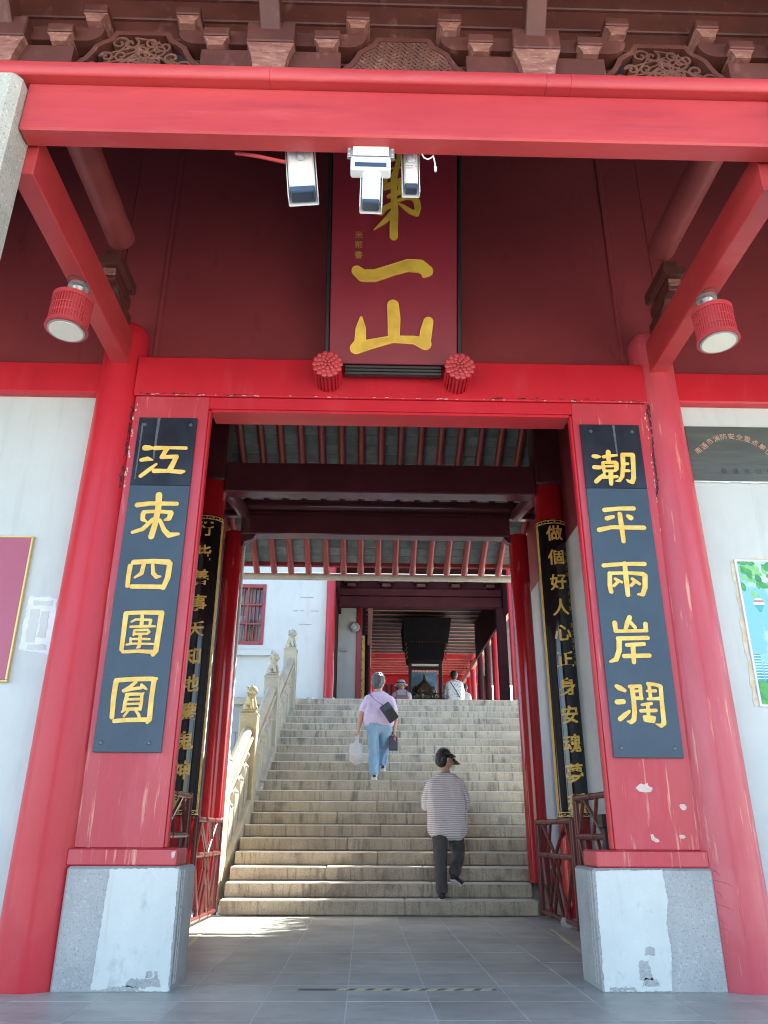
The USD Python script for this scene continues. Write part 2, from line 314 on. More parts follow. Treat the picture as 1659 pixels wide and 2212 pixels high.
# stair stone: treads coloured paler for the light on them, risers grimed and streaked
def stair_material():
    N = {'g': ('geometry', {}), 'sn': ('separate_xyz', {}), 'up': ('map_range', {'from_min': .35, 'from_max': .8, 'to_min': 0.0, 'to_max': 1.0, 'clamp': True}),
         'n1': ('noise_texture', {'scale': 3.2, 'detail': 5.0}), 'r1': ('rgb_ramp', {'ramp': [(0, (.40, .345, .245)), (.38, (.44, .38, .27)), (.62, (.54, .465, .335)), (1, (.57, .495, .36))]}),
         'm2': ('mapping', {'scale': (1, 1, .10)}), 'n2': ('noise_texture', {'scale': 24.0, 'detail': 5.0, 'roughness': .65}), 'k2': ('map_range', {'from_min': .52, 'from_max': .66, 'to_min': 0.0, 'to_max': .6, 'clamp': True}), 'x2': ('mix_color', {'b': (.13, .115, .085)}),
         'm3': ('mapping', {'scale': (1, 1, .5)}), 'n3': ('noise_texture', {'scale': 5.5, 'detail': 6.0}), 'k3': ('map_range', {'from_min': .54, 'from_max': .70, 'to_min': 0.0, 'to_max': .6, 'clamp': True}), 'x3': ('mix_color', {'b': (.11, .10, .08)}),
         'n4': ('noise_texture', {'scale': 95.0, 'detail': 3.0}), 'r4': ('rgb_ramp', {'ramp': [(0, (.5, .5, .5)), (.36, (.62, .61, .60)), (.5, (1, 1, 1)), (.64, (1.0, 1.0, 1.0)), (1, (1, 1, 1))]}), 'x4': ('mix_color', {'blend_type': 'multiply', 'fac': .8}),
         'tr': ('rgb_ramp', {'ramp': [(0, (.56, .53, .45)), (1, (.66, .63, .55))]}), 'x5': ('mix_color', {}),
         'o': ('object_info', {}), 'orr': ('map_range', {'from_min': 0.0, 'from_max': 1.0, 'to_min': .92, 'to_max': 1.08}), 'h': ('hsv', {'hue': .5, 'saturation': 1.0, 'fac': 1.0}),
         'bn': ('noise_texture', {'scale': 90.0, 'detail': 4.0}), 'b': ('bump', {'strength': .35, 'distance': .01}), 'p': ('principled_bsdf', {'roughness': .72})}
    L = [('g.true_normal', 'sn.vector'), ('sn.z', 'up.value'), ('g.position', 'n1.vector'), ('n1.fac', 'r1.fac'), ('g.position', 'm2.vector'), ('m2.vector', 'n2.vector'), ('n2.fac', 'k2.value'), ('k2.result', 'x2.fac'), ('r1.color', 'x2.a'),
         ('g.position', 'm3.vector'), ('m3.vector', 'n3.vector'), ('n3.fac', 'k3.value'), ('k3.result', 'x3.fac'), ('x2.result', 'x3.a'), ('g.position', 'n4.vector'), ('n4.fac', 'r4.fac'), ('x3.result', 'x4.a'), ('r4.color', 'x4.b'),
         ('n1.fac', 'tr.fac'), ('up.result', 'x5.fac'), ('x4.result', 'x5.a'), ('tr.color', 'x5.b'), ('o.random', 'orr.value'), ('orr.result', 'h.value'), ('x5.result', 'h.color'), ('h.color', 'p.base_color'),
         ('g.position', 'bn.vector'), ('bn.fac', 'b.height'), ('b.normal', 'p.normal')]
    M['stair_stone'] = usdkit.material(stage, '/World/Looks/stair_stone_lit_treads', N, L, surface='p.BSDF')
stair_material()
# ================================================================ THE SETTING
rng = random.Random(7)
obj('ground', box(-60, 60, -90, 60, -1.2, -0.80), 'plaza_stone', kind='structure')
plat = thing('terrace', kind='structure')
obj('terrace_bed', box(-7.5, 8, -2.95, 4.30, -0.82, -0.0022), 'joint_mortar', plat)
for k in range(4):
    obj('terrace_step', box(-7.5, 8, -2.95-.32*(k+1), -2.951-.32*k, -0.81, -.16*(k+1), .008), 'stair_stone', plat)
floor = thing('floor', kind='structure')
TX, TY = .4285, .445
for j in range(-5, 11):
    for i in range(-7, 8):
        x0, y0 = -.075+TX*i, -.68+TY*j
        x1, y1 = x0+TX-.0066, y0+TY-.0055
        y1 = min(y1, 4.205)
        if y0 > 4.1 or y0 < -2.95: continue
        if j >= 2 and (x0 > 2.2 or x1 < -2.0): continue
        obj('tile', box(x0, x1, y0, y1, -.03, rng.uniform(-.0006, .0004), .0010), 'slate', floor)
obj('terrace_paving', [box(-7.4, -3.085, -2.94, 4.2, -.03, -.001), box(3.352, 7.9, -2.94, 4.2, -.03, -.001)], 'slate', floor)

stairs = thing('stone_stairs', kind='structure')
R0, RUN, RISE = 4.21, .292, .15
def stair_left(k): return -1.505+max(0, k-8)*.0135
for k in range(21):
    y0, z1 = R0+RUN*k, RISE*(k+1)
    x, xe = stair_left(k), (1.852 if k < 2 else 2.95)
    cuts = [x]
    while True:
        nx = cuts[-1]+rng.uniform(.9, 2.3)
        if nx > xe-.4: break
        cuts.append(nx)
    cuts.append(xe)
    for a, b in zip(cuts, cuts[1:]):
        dy, dz = rng.uniform(-.003, .003), rng.uniform(-.002, .002)
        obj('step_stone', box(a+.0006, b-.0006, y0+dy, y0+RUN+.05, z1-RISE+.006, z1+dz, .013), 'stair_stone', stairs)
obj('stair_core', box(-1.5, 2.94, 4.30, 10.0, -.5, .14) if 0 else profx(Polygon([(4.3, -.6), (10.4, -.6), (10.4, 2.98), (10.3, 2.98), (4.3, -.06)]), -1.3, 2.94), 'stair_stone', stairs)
landing = thing('landing', kind='structure')
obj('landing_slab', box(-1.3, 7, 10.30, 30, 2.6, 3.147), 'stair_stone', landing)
for i in range(5):
    obj('debris', hullblob([[((-1.12+.12*i+rng.uniform(-.03, .03), 10.18, 3.17), .022+.01*(i % 2)), ((-1.08+.12*i, 10.2, 3.165), .018)]], .03, 2, 8), ['soffit_brick', 'paper', 'lichen_stone'][i % 3], landing)

# ================================================================ THE GATEHOUSE
gate = thing('gatehouse', 'red timber gatehouse with white walls and wide doorway in front of the stone stairs', 'gatehouse')
GX = .155
for s, (xa, xb) in ((-1, (-1.685, -1.04)), (1, (1.32, 2.02))):
    b = obj('stone_base', box(xa, xb, 0, .42, -.01, .62, .014), 'granite', gate)
    if s < 0: pts = [(-1.462, .012), (-1.045, .006), (-1.053, .612), (-1.44, .606)]
    else: pts = [(1.327, .006), (1.700, .008), (1.722, .2), (1.712, .33), (1.735, .45), (1.722, .612), (1.335, .606)]
    obj('white_paint_patch', wallpoly(ragged(pts, .012, .0035, 11+s), -.003, .004), 'white_wash', b)
    r_ = random.Random(60+s)
    for (px_, pz_, w_, h_) in (((-1.19, .045, .10, .022), (-1.16, .085, .02, .014), (-1.12, .088, .012, .018), (-1.30, .02, .10, .010)) if s < 0 else ((1.56, .11, .035, .05), (1.60, .20, .030, .02), (1.585, .05, .045, .02), (1.42, .018, .08, .008))):
        obj('worn_patch', wallpoly(ragged([(px_-w_, pz_-h_), (px_+w_, pz_-h_*.9), (px_+w_*.8, pz_+h_), (px_-w_*.7, pz_+h_*.8)], .012, .006, r_.randint(0, 999)), -.0040, .002), 'granite', b)
    # chiselled wavy margin on the inner side of the block
    xi = xb if s < 0 else xa
    for q in range(2):
        yy = .06+.05*q
        pts = [(xi, yy+.006*math.sin(9*z)+.004*math.sin(31*z), z) for z in np.linspace(.03, .60, 14)]
        obj('chisel_ridge', tube([(p[0]-.0*s, p[1], p[2]) for p in pts], .006, 6), 'granite', b)
prof = [(0, 0), (.212, 0), (.213, .02), (.208, .6), (.198, 1.6), (.182, 2.8), (.168, 3.6), (.160, 4.22), (.150, 4.32), (.11, 4.38), (0, 4.39)]
for cx in (-1.85, 2.16):
    c = obj('column', lathe(prof, cx, .16, 48), 'red_worn' if cx > 0 else 'red_paint', gate)
    if cx > 0:
        for i in range(9):                                       # cracks that start at the stone base
            z = .12+.062*i+rng.uniform(-.012, .012); a0 = math.radians(-131+rng.uniform(-1, 1)); L = rng.uniform(.12, .5)
            pts = []
            for t in np.linspace(0, 1, 6):
                a = a0+L*t; r = .2108-.0042*(z/.6)+.0006
                pts.append((cx+r*math.cos(a), .16+r*math.sin(a), z-.028*t*t+rng.uniform(-.003, .003)))
            obj('crack', tube(pts, .0015, 5), 'scuff', c)
# door panels, skirting, head
for s, (xa, xb) in ((-1, (-1.70, -1.165)), (1, (1.482, 2.035))):
    p = obj('door_panel', box(xa, xb, .05, .112, .716, 3.734, .004), 'red_door', gate)
    xj = (-1.166, -1.146) if s < 0 else (1.463, 1.483)
    obj('jamb_moulding', box(*xj, .060, .122, .716, 3.632, .006), 'red_paint', p)
    sk = (-1.700, -1.075) if s < 0 else (1.352, 2.012)
    obj('skirting', box(*sk, .012, .30, .622, .714, .008), 'red_door', p)
    if s > 0:
        chips = [[(1.64, 1.06), (1.67, 1.085), (1.70, 1.08), (1.715, 1.09), (1.722, 1.07), (1.745, 1.06), (1.735, 1.04), (1.70, 1.035), (1.66, 1.04)],
                 [(1.895, .965), (1.91, .972), (1.928, .968), (1.937, .955), (1.93, .938), (1.91, .936), (1.897, .948)],
                 [(1.70, .80), (1.712, .803), (1.722, .785), (1.742, .772), (1.748, .762), (1.725, .757), (1.705, .768), (1.698, .785)],
                 [(1.868, .795), (1.885, .800), (1.903, .795), (1.906, .784), (1.888, .778), (1.872, .781)]]
        for i, c in enumerate(chips):
            obj('paint_chip', wallpoly(ragged(c, .008, .0015, 30+i), .0488, .002), 'pale_chip', p)
    else:
        obj('paint_chip', wallpoly(ragged([(-1.10, .66), (-1.085, .668), (-1.083, .70), (-1.105, .695)], .01, .002, 41), .0108, .002), 'pale_chip', p)
h = obj('door_head', box(-1.1655, 1.4825, .052, .2, 3.642, 3.7345, .004), 'red_paint', gate)
obj('head_moulding', box(-1.147, 1.464, .060, .25, 3.620, 3.6425, .006), 'red_paint', h)
lint = obj('lintel', profx(Polygon([(.036, 3.745), (.042, 3.738), (.25, 3.738), (.25, 4.07), (.048, 4.07), (.036, 4.055)]), -1.712, 2.045), 'red_paint', gate)
def specks(name, x0, x1, z, n, amp, y, mat_, seed, horiz=True, parent=None, size=(.004, .03)):
    r = random.Random(seed); ms = []
    for i in range(n):
        t = r.random(); w = r.uniform(*size); hh = r.uniform(.0012, .0036)
        cx, cz = (x0+(x1-x0)*t, z+r.gauss(0, amp)) if horiz else (x0+r.gauss(0, amp), z+(x1)*t)
        if not horiz: w, hh = hh*1.6, w
        ms.append(wallpoly(ragged([(cx-w, cz-hh), (cx+w, cz-hh), (cx+w, cz+hh), (cx-w, cz+hh)], .008, .002, r.randint(0, 99999)), y, .003))
    return obj(name, ms, mat_, parent, kind='stuff')
specks('joint_chips', -1.70, 2.03, 3.742, 40, .0025, .0340, 'pale_chip', 3, parent=lint, size=(.002, .016))
specks('joint_scuffs', -1.68, -.9, 3.750, 22, .004, .0338, 'scuff', 4, parent=lint, size=(.003, .022))
specks('joint_scuffs', .9, 2.02, 3.752, 30, .005, .0338, 'scuff', 5, parent=lint, size=(.003, .022))
def column_scuffs(cx, ang, z0, z1, n, seed, drift):
    r = random.Random(seed); ms = []
    for i in range(n):
        t = r.random(); z = z0+(z1-z0)*t; a = math.radians(ang+drift*t+r.gauss(0, 1.6)); rr = np.interp(z, [2.8, 3.6], [.182, .168])+.0012
        ca, sa = math.cos(a), math.sin(a); w, hh = r.uniform(.002, .007), r.uniform(.006, .026)
        P = [np.array((cx+rr*ca, .16+rr*sa, z))+np.array((-sa, ca, 0))*u+np.array((0, 0, v)) for u, v in ((-w, -hh), (w, -hh*.8), (w*.9, hh), (-w*.8, hh*.9))]
        Q = [p-np.array((ca, sa, 0))*.003 for p in P]
        ms.append(trimesh.convex.convex_hull(np.array(P+Q)))
    obj('tar_scuffs', ms, 'scuff', gate, kind='stuff')
column_scuffs(-1.85, -42, 3.00, 3.66, 46, 8, 6)
column_scuffs(2.16, -138, 2.98, 3.72, 70, 9, 6)
specks('edge_chips', 2.022, 1.1, 2.55, 26, .006, .0482, 'pale_chip', 12, horiz=False, parent=gate, size=(.002, .012))
specks('edge_chips', -1.688, .75, 2.95, 18, .006, .0482, 'pale_chip', 13, horiz=False, parent=gate, size=(.002, .012))
# panels over the lintel and beside the columns, outer lintels and white walls
up_ = obj('upper_panel', box(-1.985, 2.295, .19, .24, 4.071, 7.2), 'wine_panel', gate)
obj('panel_sill', box(-1.66, 1.98, .15, .189, 4.072, 4.096, .006), 'wine_beam', up_)
for x in (-1.665, 1.945): obj('panel_stile', box(x, x+.035, .178, .1895, 4.097, 7.0, .004), 'wine_panel', up_)
for xa, xb in ((-6, -1.99), (2.30, 6.5)):
    obj('side_lintel', box(xa, xb, .12, .3, 3.80, 4.06, .012), 'red_paint', gate)
    q = obj('side_upper_panel', box(xa, xb, .19, .24, 4.061, 7.2), 'wine_panel', gate)
    obj('panel_sill', box(xa, xb, .16, .189, 4.062, 4.082, .005), 'wine_beam', q)
    obj('white_wall', box(xa, xb, .2, .45, -.01, 3.80), 'plaster', gate)
obj('wall_edge_beading', tube([(2.352+.003*math.sin(7*z)+.01*(1.9-z/2), .196, z) for z in np.linspace(.1, 3.75, 24)], .006, 6), 'plaster', gate)
mat('log_red', (.26, .055, .048), (.20, .042, .038), 3, .42)
# side beams to the granite pillars and the round beams above them
for s, cx in ((-1, -1.837), (1, 2.149)):
    obj('side_beam', box(cx-.061, cx+.061, -1.775, .03, 3.98, 4.25, .006), 'red_beam', gate)
    mb = obj('round_beam', [rod((cx-s*.03, -1.75, 4.76), (cx-s*.03, -.42, 4.76), .098, n=28), sphere((cx-s*.03, -.42, 4.76), .098, 3, (1, .35, 1))], 'log_red', gate)
    obj('bracket_neck', box(cx-.05, cx+.06, -.46, -.05, 4.54, 4.63, .01), 'brown_paint', mb)
    obj('bracket_cap', [profy(Polygon([(cx-.045, 4.47), (cx+.055, 4.47), (cx+.085, 4.50), (cx+.085, 4.545), (cx-.075, 4.545), (cx-.075, 4.50)]), -.50, -.20)], 'brown_paint', mb)
    obj('bracket_block', box(cx-.04, cx+.05, -.46, -.10, 4.37, 4.468, .006), 'brown_paint', mb)
    obj('bracket_nose', box(cx-.038, cx+.048, -.473, -.461, 4.40, 4.455, .002), 'brown_worn', mb)
    obj('bracket_tail', profx(Polygon([(-.36, 4.368), (-.02, 4.368), (-.02, 4.26), (-.08, 4.262), (-.16, 4.30), (-.24, 4.31)]), cx-.03, cx+.04), 'brown_paint', mb)
    obj('wire_loop', tube([(cx-.062+.124*t, -.93+.05*math.sin(math.pi*t)*(-1)+.02*t, 3.9785) for t in np.linspace(0, 1, 7)], .0022, 5), 'ink_black', gate)
    obj('wire_loop', tube([(cx-.062+.124*t, -.93+.03*t, 3.9785) for t in np.linspace(0, 1, 3)], .0018, 5), 'ink_black', gate)
    xp = (-2.19, -1.832) if s < 0 else (2.142, 2.50)
    obj('granite_pillar', box(*xp, -2.0, -1.74, -.012, 4.474, .04), 'granite_warm', gate)
# front beam and the rounded plate above it
obj('front_beam', box(-1.831, 2.141, -1.91, -1.79, 4.148, 4.4745, .010), 'red_beam', gate)
for xa, xb in ((-6.0, -2.191), (2.501, 6.5)): obj('front_beam', box(xa, xb, -1.91, -1.79, 4.148, 4.4745, .010), 'red_beam', gate)
pl = [(-1.72, 4.4755), (-1.955, 4.4755)]+[(-1.955-.028*math.sin(a), 4.4755+.047-.047*math.cos(a)) for a in np.linspace(.2, math.pi-.2, 9)]+[(-1.955, 4.5695), (-1.72, 4.5695)]
cuts = [-6, -2.02, -.55, .92, 1.05, 2.4, 6.5]
for a, b in zip(cuts, cuts[1:]): obj('plate_beam', profx(Polygon(pl), a+.0008, b-.0008), 'red_beam', gate)
# bracket tier
def dou(cx, w0, w1, z0, z1, z2, ya, yb):
    """block with a concave lower part; returns the box part and the worn sloping part"""
    n = 6; q = [(cx-w0/2, z0)]
    L = [(cx-(w0/2+(w1-w0)/2*(t**1.9)), z0+(z1-z0)*t) for t in np.linspace(0, 1, n)]
    Rr = [(2*cx-x, z) for x, z in L][::-1]
    return profy(Polygon(L+Rr), ya+.012, yb), box(cx-w1/2, cx+w1/2, ya, yb, z1, z2, .006)
def arm(cx, s, x1, z0, z1):
    """bracket arm from the cap at cx towards side s, its lower outer end rounded"""
    pts = [(0, z0), (x1-.10, z0)]+[(x1-.10+.10*math.sin(a), z0+.09*(1-math.cos(a))) for a in np.linspace(.2, math.pi/2, 6)]+[(x1, z1), (0, z1)]
    return wallpoly(Polygon([(cx+s*x, z) for x, z in pts]).buffer(0), 0, 1)
caps = [-3.498, -2.033, -.568, .897, 2.362, 3.827]
boards = obj('tie_board', box(-6, 6.5, -1.76, -1.70, 4.571, 4.84, .004), 'brown_paint', gate)
for i, (za, zb, yy) in enumerate(((4.842, 4.99, -1.775), (4.992, 5.14, -1.79), (5.142, 5.30, -1.805), (5.302, 5.6, -1.82))):
    obj('tie_board', box(-6, 6.5, yy, -1.70, za, zb, .006), 'brown_paint', gate)
def lattice_panel(cx):
    half = [(.395, 4.571), (.375, 4.66), (.335, 4.72), (.300, 4.755), (.275, 4.80), (.255, 4.85), (.215, 4.885), (.180, 4.905), (.160, 4.945), (.150, 4.965)]
    base = Polygon([(cx-a, z) for a, z in half]+[(cx+a, z) for a, z in half[::-1]])
    inner = base.buffer(-.030).union(Polygon([(cx-.33, 4.572), (cx+.33, 4.572), (cx+.30, 4.66), (cx-.30, 4.66)]))
    return base, inner
for i, mx in enumerate((-2.765, -1.30, .165, 1.63, 3.095)):
    B, Iq = lattice_panel(mx)
    pn = obj('carved_panel', wallpoly(B.difference(Iq), -1.855, .07), 'brown_paint', gate)
    if i == 2:      # interlocking key pattern
        bars = []; u = .0235
        ca, sa = math.cos(math.radians(38)), math.sin(math.radians(38))
        W_ = lambda x, z: (mx+(x*ca-z*sa)*1.12, 4.74+(x*sa+z*ca)*.86)
        for j_ in range(-26, 27):
            for k_ in range(-9, 10):
                a0 = 4*k_+j_
                for pts_ in ([(a0, j_), (a0+2.35, j_), (a0+2.35, j_+.62)], [(a0+3.2, j_-1.35), (a0+3.2, j_+1.0), (a0+2.75, j_+1.0)]):
                    bars.append(LineString([W_(x*u, z*u) for x, z in pts_]).buffer(.0078, cap_style='square', join_style='mitre'))
        g = unary_union(bars).intersection(Iq)
    else:           # scrolling cloud carving
        r = random.Random(50+(i % 2)); sh = []
        minx, minz, maxx, maxz = Iq.bounds
        spots = [(-.31, .03), (.31, .03), (-.26, .12), (.26, .12), (-.18, .19), (.18, .19), (-.06, .30), (.06, .31), (-.12, .30), (.13, .28), (.03, .22), (-.24, .045), (-.15, .10), (-.10, .20), (0, .24), (.08, .17), (.19, .10), (.25, .05), (.02, .10), (-.05, .03), (.12, .03), (-.20, .02), (.10, .25), (-.02, .16), (-.12, .055)]
        for j, (dx, dz) in enumerate(spots):
            a0 = r.uniform(0, 6.28); sg = r.choice((-1, 1)); k = r.uniform(.036, .052)
            sp = [(mx+dx+k*(1-t*.8)*math.cos(a0+sg*t*7.2), 4.575+dz+k*(1-t*.8)*math.sin(a0+sg*t*7.2)) for t in np.linspace(0, 1, 22)]
            sh.append(LineString(sp).buffer(.0066))
            e = sp[0]; nx_ = (mx+spots[(j+3) % len(spots)][0], 4.575+spots[(j+3) % len(spots)][1])
            mid = ((e[0]+nx_[0])/2+r.uniform(-.03, .03), (e[1]+nx_[1])/2+r.uniform(-.03, .03))
            cv = [((1-t)**2*e[0]+2*t*(1-t)*mid[0]+t*t*nx_[0], (1-t)**2*e[1]+2*t*(1-t)*mid[1]+t*t*nx_[1]) for t in np.linspace(0, .85, 9)]
            sh.append(LineString(cv).buffer(.0050))
        g = unary_union(sh).intersection(Iq)
    obj('fretwork' if i == 2 else 'scroll_carving', wallpoly(g.simplify(.0012), -1.850, .04), 'brown_carved', pn)
    obj('panel_back', wallpoly(B.buffer(-.01), -1.800, .02), 'shade_black', pn)  # near-black back paints the shade inside the carving holes
for cx in caps:
    bs = thing('bracket_set', parent=gate)
    lo, hi = dou(cx, .17, .262, 4.573, 4.80, 4.945, -1.945, -1.78)
    obj('cap_block', hi, 'brown_paint', bs); obj('cap_slope', lo, 'brown_worn', bs)
    for s in (-1, 1):
        for (x1, z0, z1, ya) in ((.385, 4.573, 4.795, -1.885), (.525, 4.853, 4.958, -1.875)):
            a = arm(cx, s, x1, z0, z1); v = a.vertices.copy(); v[:, 1] = ya+v[:, 1]*.095; a.vertices = v
            obj('bracket_arm', a, 'brown_paint', bs)
        for (dx, z0, z1, z2, w0, w1) in ((.305, 4.797, 4.865, 4.925, .085, .142), (.475, 4.96, 5.028, 5.085, .08, .135)):
            lo, hi = dou(cx+s*dx, w0, w1, z0, z1, z2, -1.925, -1.78)
            obj('small_block', hi, 'brown_paint', bs); obj('small_block_slope', lo, 'brown_worn', bs)
    obj('lever_arm', beambox((cx, -1.85, 4.90), (cx-.02, -2.30, 5.36), .112, .15), 'brown_paint', bs)
# eaves, roof and porch ceiling
obj('eave_soffit', profx(Polygon([(-1.81, 5.60), (-2.85, 5.18), (-2.85, 5.22), (-1.81, 5.64)]), -6.5, 7), 'brown_paint', gate)
roof = thing('roof', parent=gate)
obj('front_slope', profx(Polygon([(.9, 6.78), (-2.95, 5.25), (-2.95, 5.40), (.9, 6.98)]), -6.5, 7), 'roof_tile', roof)
BX0, BX1 = -2.05, 2.35
obj('back_slope', profx(Polygon([(.905, 6.94), (5.98, 4.405), (5.98, 4.52), (.905, 7.06)]), -6.5, 7), 'roof_tile', roof)
obj('ridge', box(-6.5, 7, .75, 1.05, 6.95, 7.3, .05), 'roof_tile', roof)
obj('porch_ceiling', box(-6, 6.5, -1.69, .19, 6.80, 6.84), 'matte_black', gate)  # ceiling coloured near-black to deepen the shade in the porch recess
for x in (-6.1, 6.5): obj('porch_end', box(x, x+.1, -1.80, .3, 3.2, 6.6), 'wine_panel', gate)  # unseen end panels added to keep side light out of the porch
# rafters of the back slope with the brick soffit between them
nr = 17; sp_ = .2505; xr0 = GX-sp_*(nr-1)/2
zraf = lambda y: 7.25-.5*y
rr2 = random.Random(3)
for i in range(nr):
    x = xr0+i*sp_+rr2.uniform(-.006, .006)
    obj('rafter', [rod((x, 2.9, zraf(2.9)), (x, 5.90+rr2.uniform(-.01, .012), zraf(5.90)), .046, n=18)], 'rafter_red', roof)
t = np.array([0, 1, -.5])/math.hypot(1, .5); nvec = np.array([0, .5, 1])/math.hypot(1, .5)
for i in range(nr-1):
    xa, xb = xr0+i*sp_+.030, xr0+(i+1)*sp_-.030
    for k in range(21):
        y0 = 2.98+k*.1345
        if 4.05 < y0 < 4.95 and k % 1 == 0 and (4.25 < y0 < 4.85): continue
        if y0+.13 > 5.80: continue
        z0 = 7.25-.5*y0+.070
        b = box(xa, xb, 0, .1445, 0, .03, .002)
        T = np.eye(4); T[:3, 1], T[:3, 2] = t, nvec; T[:3, 3] = (0, y0, z0+rr2.uniform(-.0015, .0025)); b.apply_transform(T)
        obj('brick', b, 'soffit_brick', roof)
obj('brick_bed', profx(Polygon([(2.9, 7.25-1.45+.078), (5.8, 7.25-2.9+.078), (5.8, 7.25-2.9+.12), (2.9, 7.25-1.45+.12)]), BX0, BX1), 'lime_joint', roof)
obj('fascia', beambox((BX0, 5.82, zraf(5.82)+.085), (BX1, 5.82, zraf(5.82)+.085), .03, .10) if 0 else profx(Polygon([(5.805, 4.372), (5.835, 4.357), (5.835, 4.455), (5.805, 4.47)]), BX0, BX1), 'rafter_red', roof)
obj('gutter', [rod((BX0, 6.02, 4.275), (BX1, 6.02, 4.275), .055, n=14)], 'granite_warm', roof)
# middle and back columns, beams between them
MY, MXS = 3.30, (-1.79, 2.075)
for cx in MXS:
    obj('middle_column', [lathe([(0, 0), (.165, 0), (.158, .9), (.158, 4.0), (.165, 4.3), (.165, 4.5), (0, 4.5)], cx, MY, 32)], 'lacquer_red', gate)
    obj('column_footing', lathe([(0, 0), (.20, 0), (.21, .03), (.19, .07), (.152, .08), (0, .081)], cx, MY, 28), 'granite', gate)
obj('back_column', lathe([(0, 0), (.120, 0), (.118, 4.4), (0, 4.4)], -1.728, 4.6, 32), 'lacquer_red', gate)
obj('back_column', lathe([(0, .302), (.124, .302), (.122, 4.4), (0, 4.4)], 1.963, 4.6, 32), 'lacquer_red', gate)
for cx in MXS: obj('queen_post', box(cx-.16, cx+.16, MY-.16, MY+.16, 4.5, 5.9, .02), 'wine_beam', gate)
obj('tie_beam', box(-1.64, 1.92, MY-.10, MY+.10, 4.385, 4.745, .012), 'wine_beam', gate)
obj('tie_beam', box(-1.64, 1.85, 4.50, 4.70, 4.362, 4.63, .012), 'wine_beam', gate)
obj('purlin', rod((-2.0, 4.6, 4.79), (2.3, 4.6, 4.79), .088, n=24), 'wine_beam', gate)
obj('purlin_plate', box(-1.9, 2.2, 4.555, 4.645, 4.632, 4.70, .008), 'wine_beam', gate)
for cx in (-1.665, 1.985):
    obj('link_beam', rod((cx, 3.4, 4.50), (cx-.04*(1 if cx > 0 else -1), 4.5, 4.66), .085, n=20), 'wine_beam', gate)
    s = -1 if cx < 0 else 1
    obj('corbel', wallpoly(Polygon([(cx+s*.02, 4.36), (cx-s*.22, 4.36), (cx-s*.17, 4.30), (cx-s*.08, 4.27), (cx-s*.04, 4.16), (cx+s*.02, 4.12)]), 4.54, .12), 'wine_beam', gate)
# side walls
obj('side_wall', box(2.20, 2.36, .451, 5.5, -.01, 3.80), 'plaster_grey', gate)
obj('side_wall', box(-2.06, -1.90, .451, 4.85, -.01, 3.80), 'plaster_grey', gate)
obj('side_wall_upper', box(2.215, 2.34, .46, 5.2, 3.801, 6.4), 'wine_panel', gate)
obj('side_wall_upper', box(-2.05, -1.915, .46, 5.2, 3.801, 6.4), 'wine_panel', gate)
obj('wall_pier', box(-1.884, -1.598, 4.66, 4.735, -.01, 4.355, .006), 'plaster', gate)
# carved flower pegs under the plaque
for cx in (-.302, .640):
    pg = thing('flower_peg', parent=gate)
    ms = [rod((cx, -.165, 3.879), (cx, .06, 3.879), .088, n=24)]
    for k in range(22):
        a = k/22*2*math.pi; ms.append(rod((cx+.090*math.cos(a), -.17, 3.879+.090*math.sin(a)), (cx+.092*math.cos(a), .05, 3.879+.092*math.sin(a)), .0095, n=7))
    obj('fluted_stem', ms, 'red_paint', pg)
    fl = [rod((cx, -.19, 3.879), (cx, -.16, 3.879), .094, n=28)]
    for ring, (rad, n, pr) in enumerate(((.090, 14, .020), (.064, 11, .018), (.040, 8, .015), (.018, 4, .011))):
        for k in range(n):
            a = (k+.5*ring)/n*2*math.pi
            fl.append(sphere((cx+rad*math.cos(a), -.188-.006*ring, 3.879+rad*math.sin(a)), pr, 2, (1, .5, 1)))
    obj('flower_face', fl, 'lamp_red', pg)
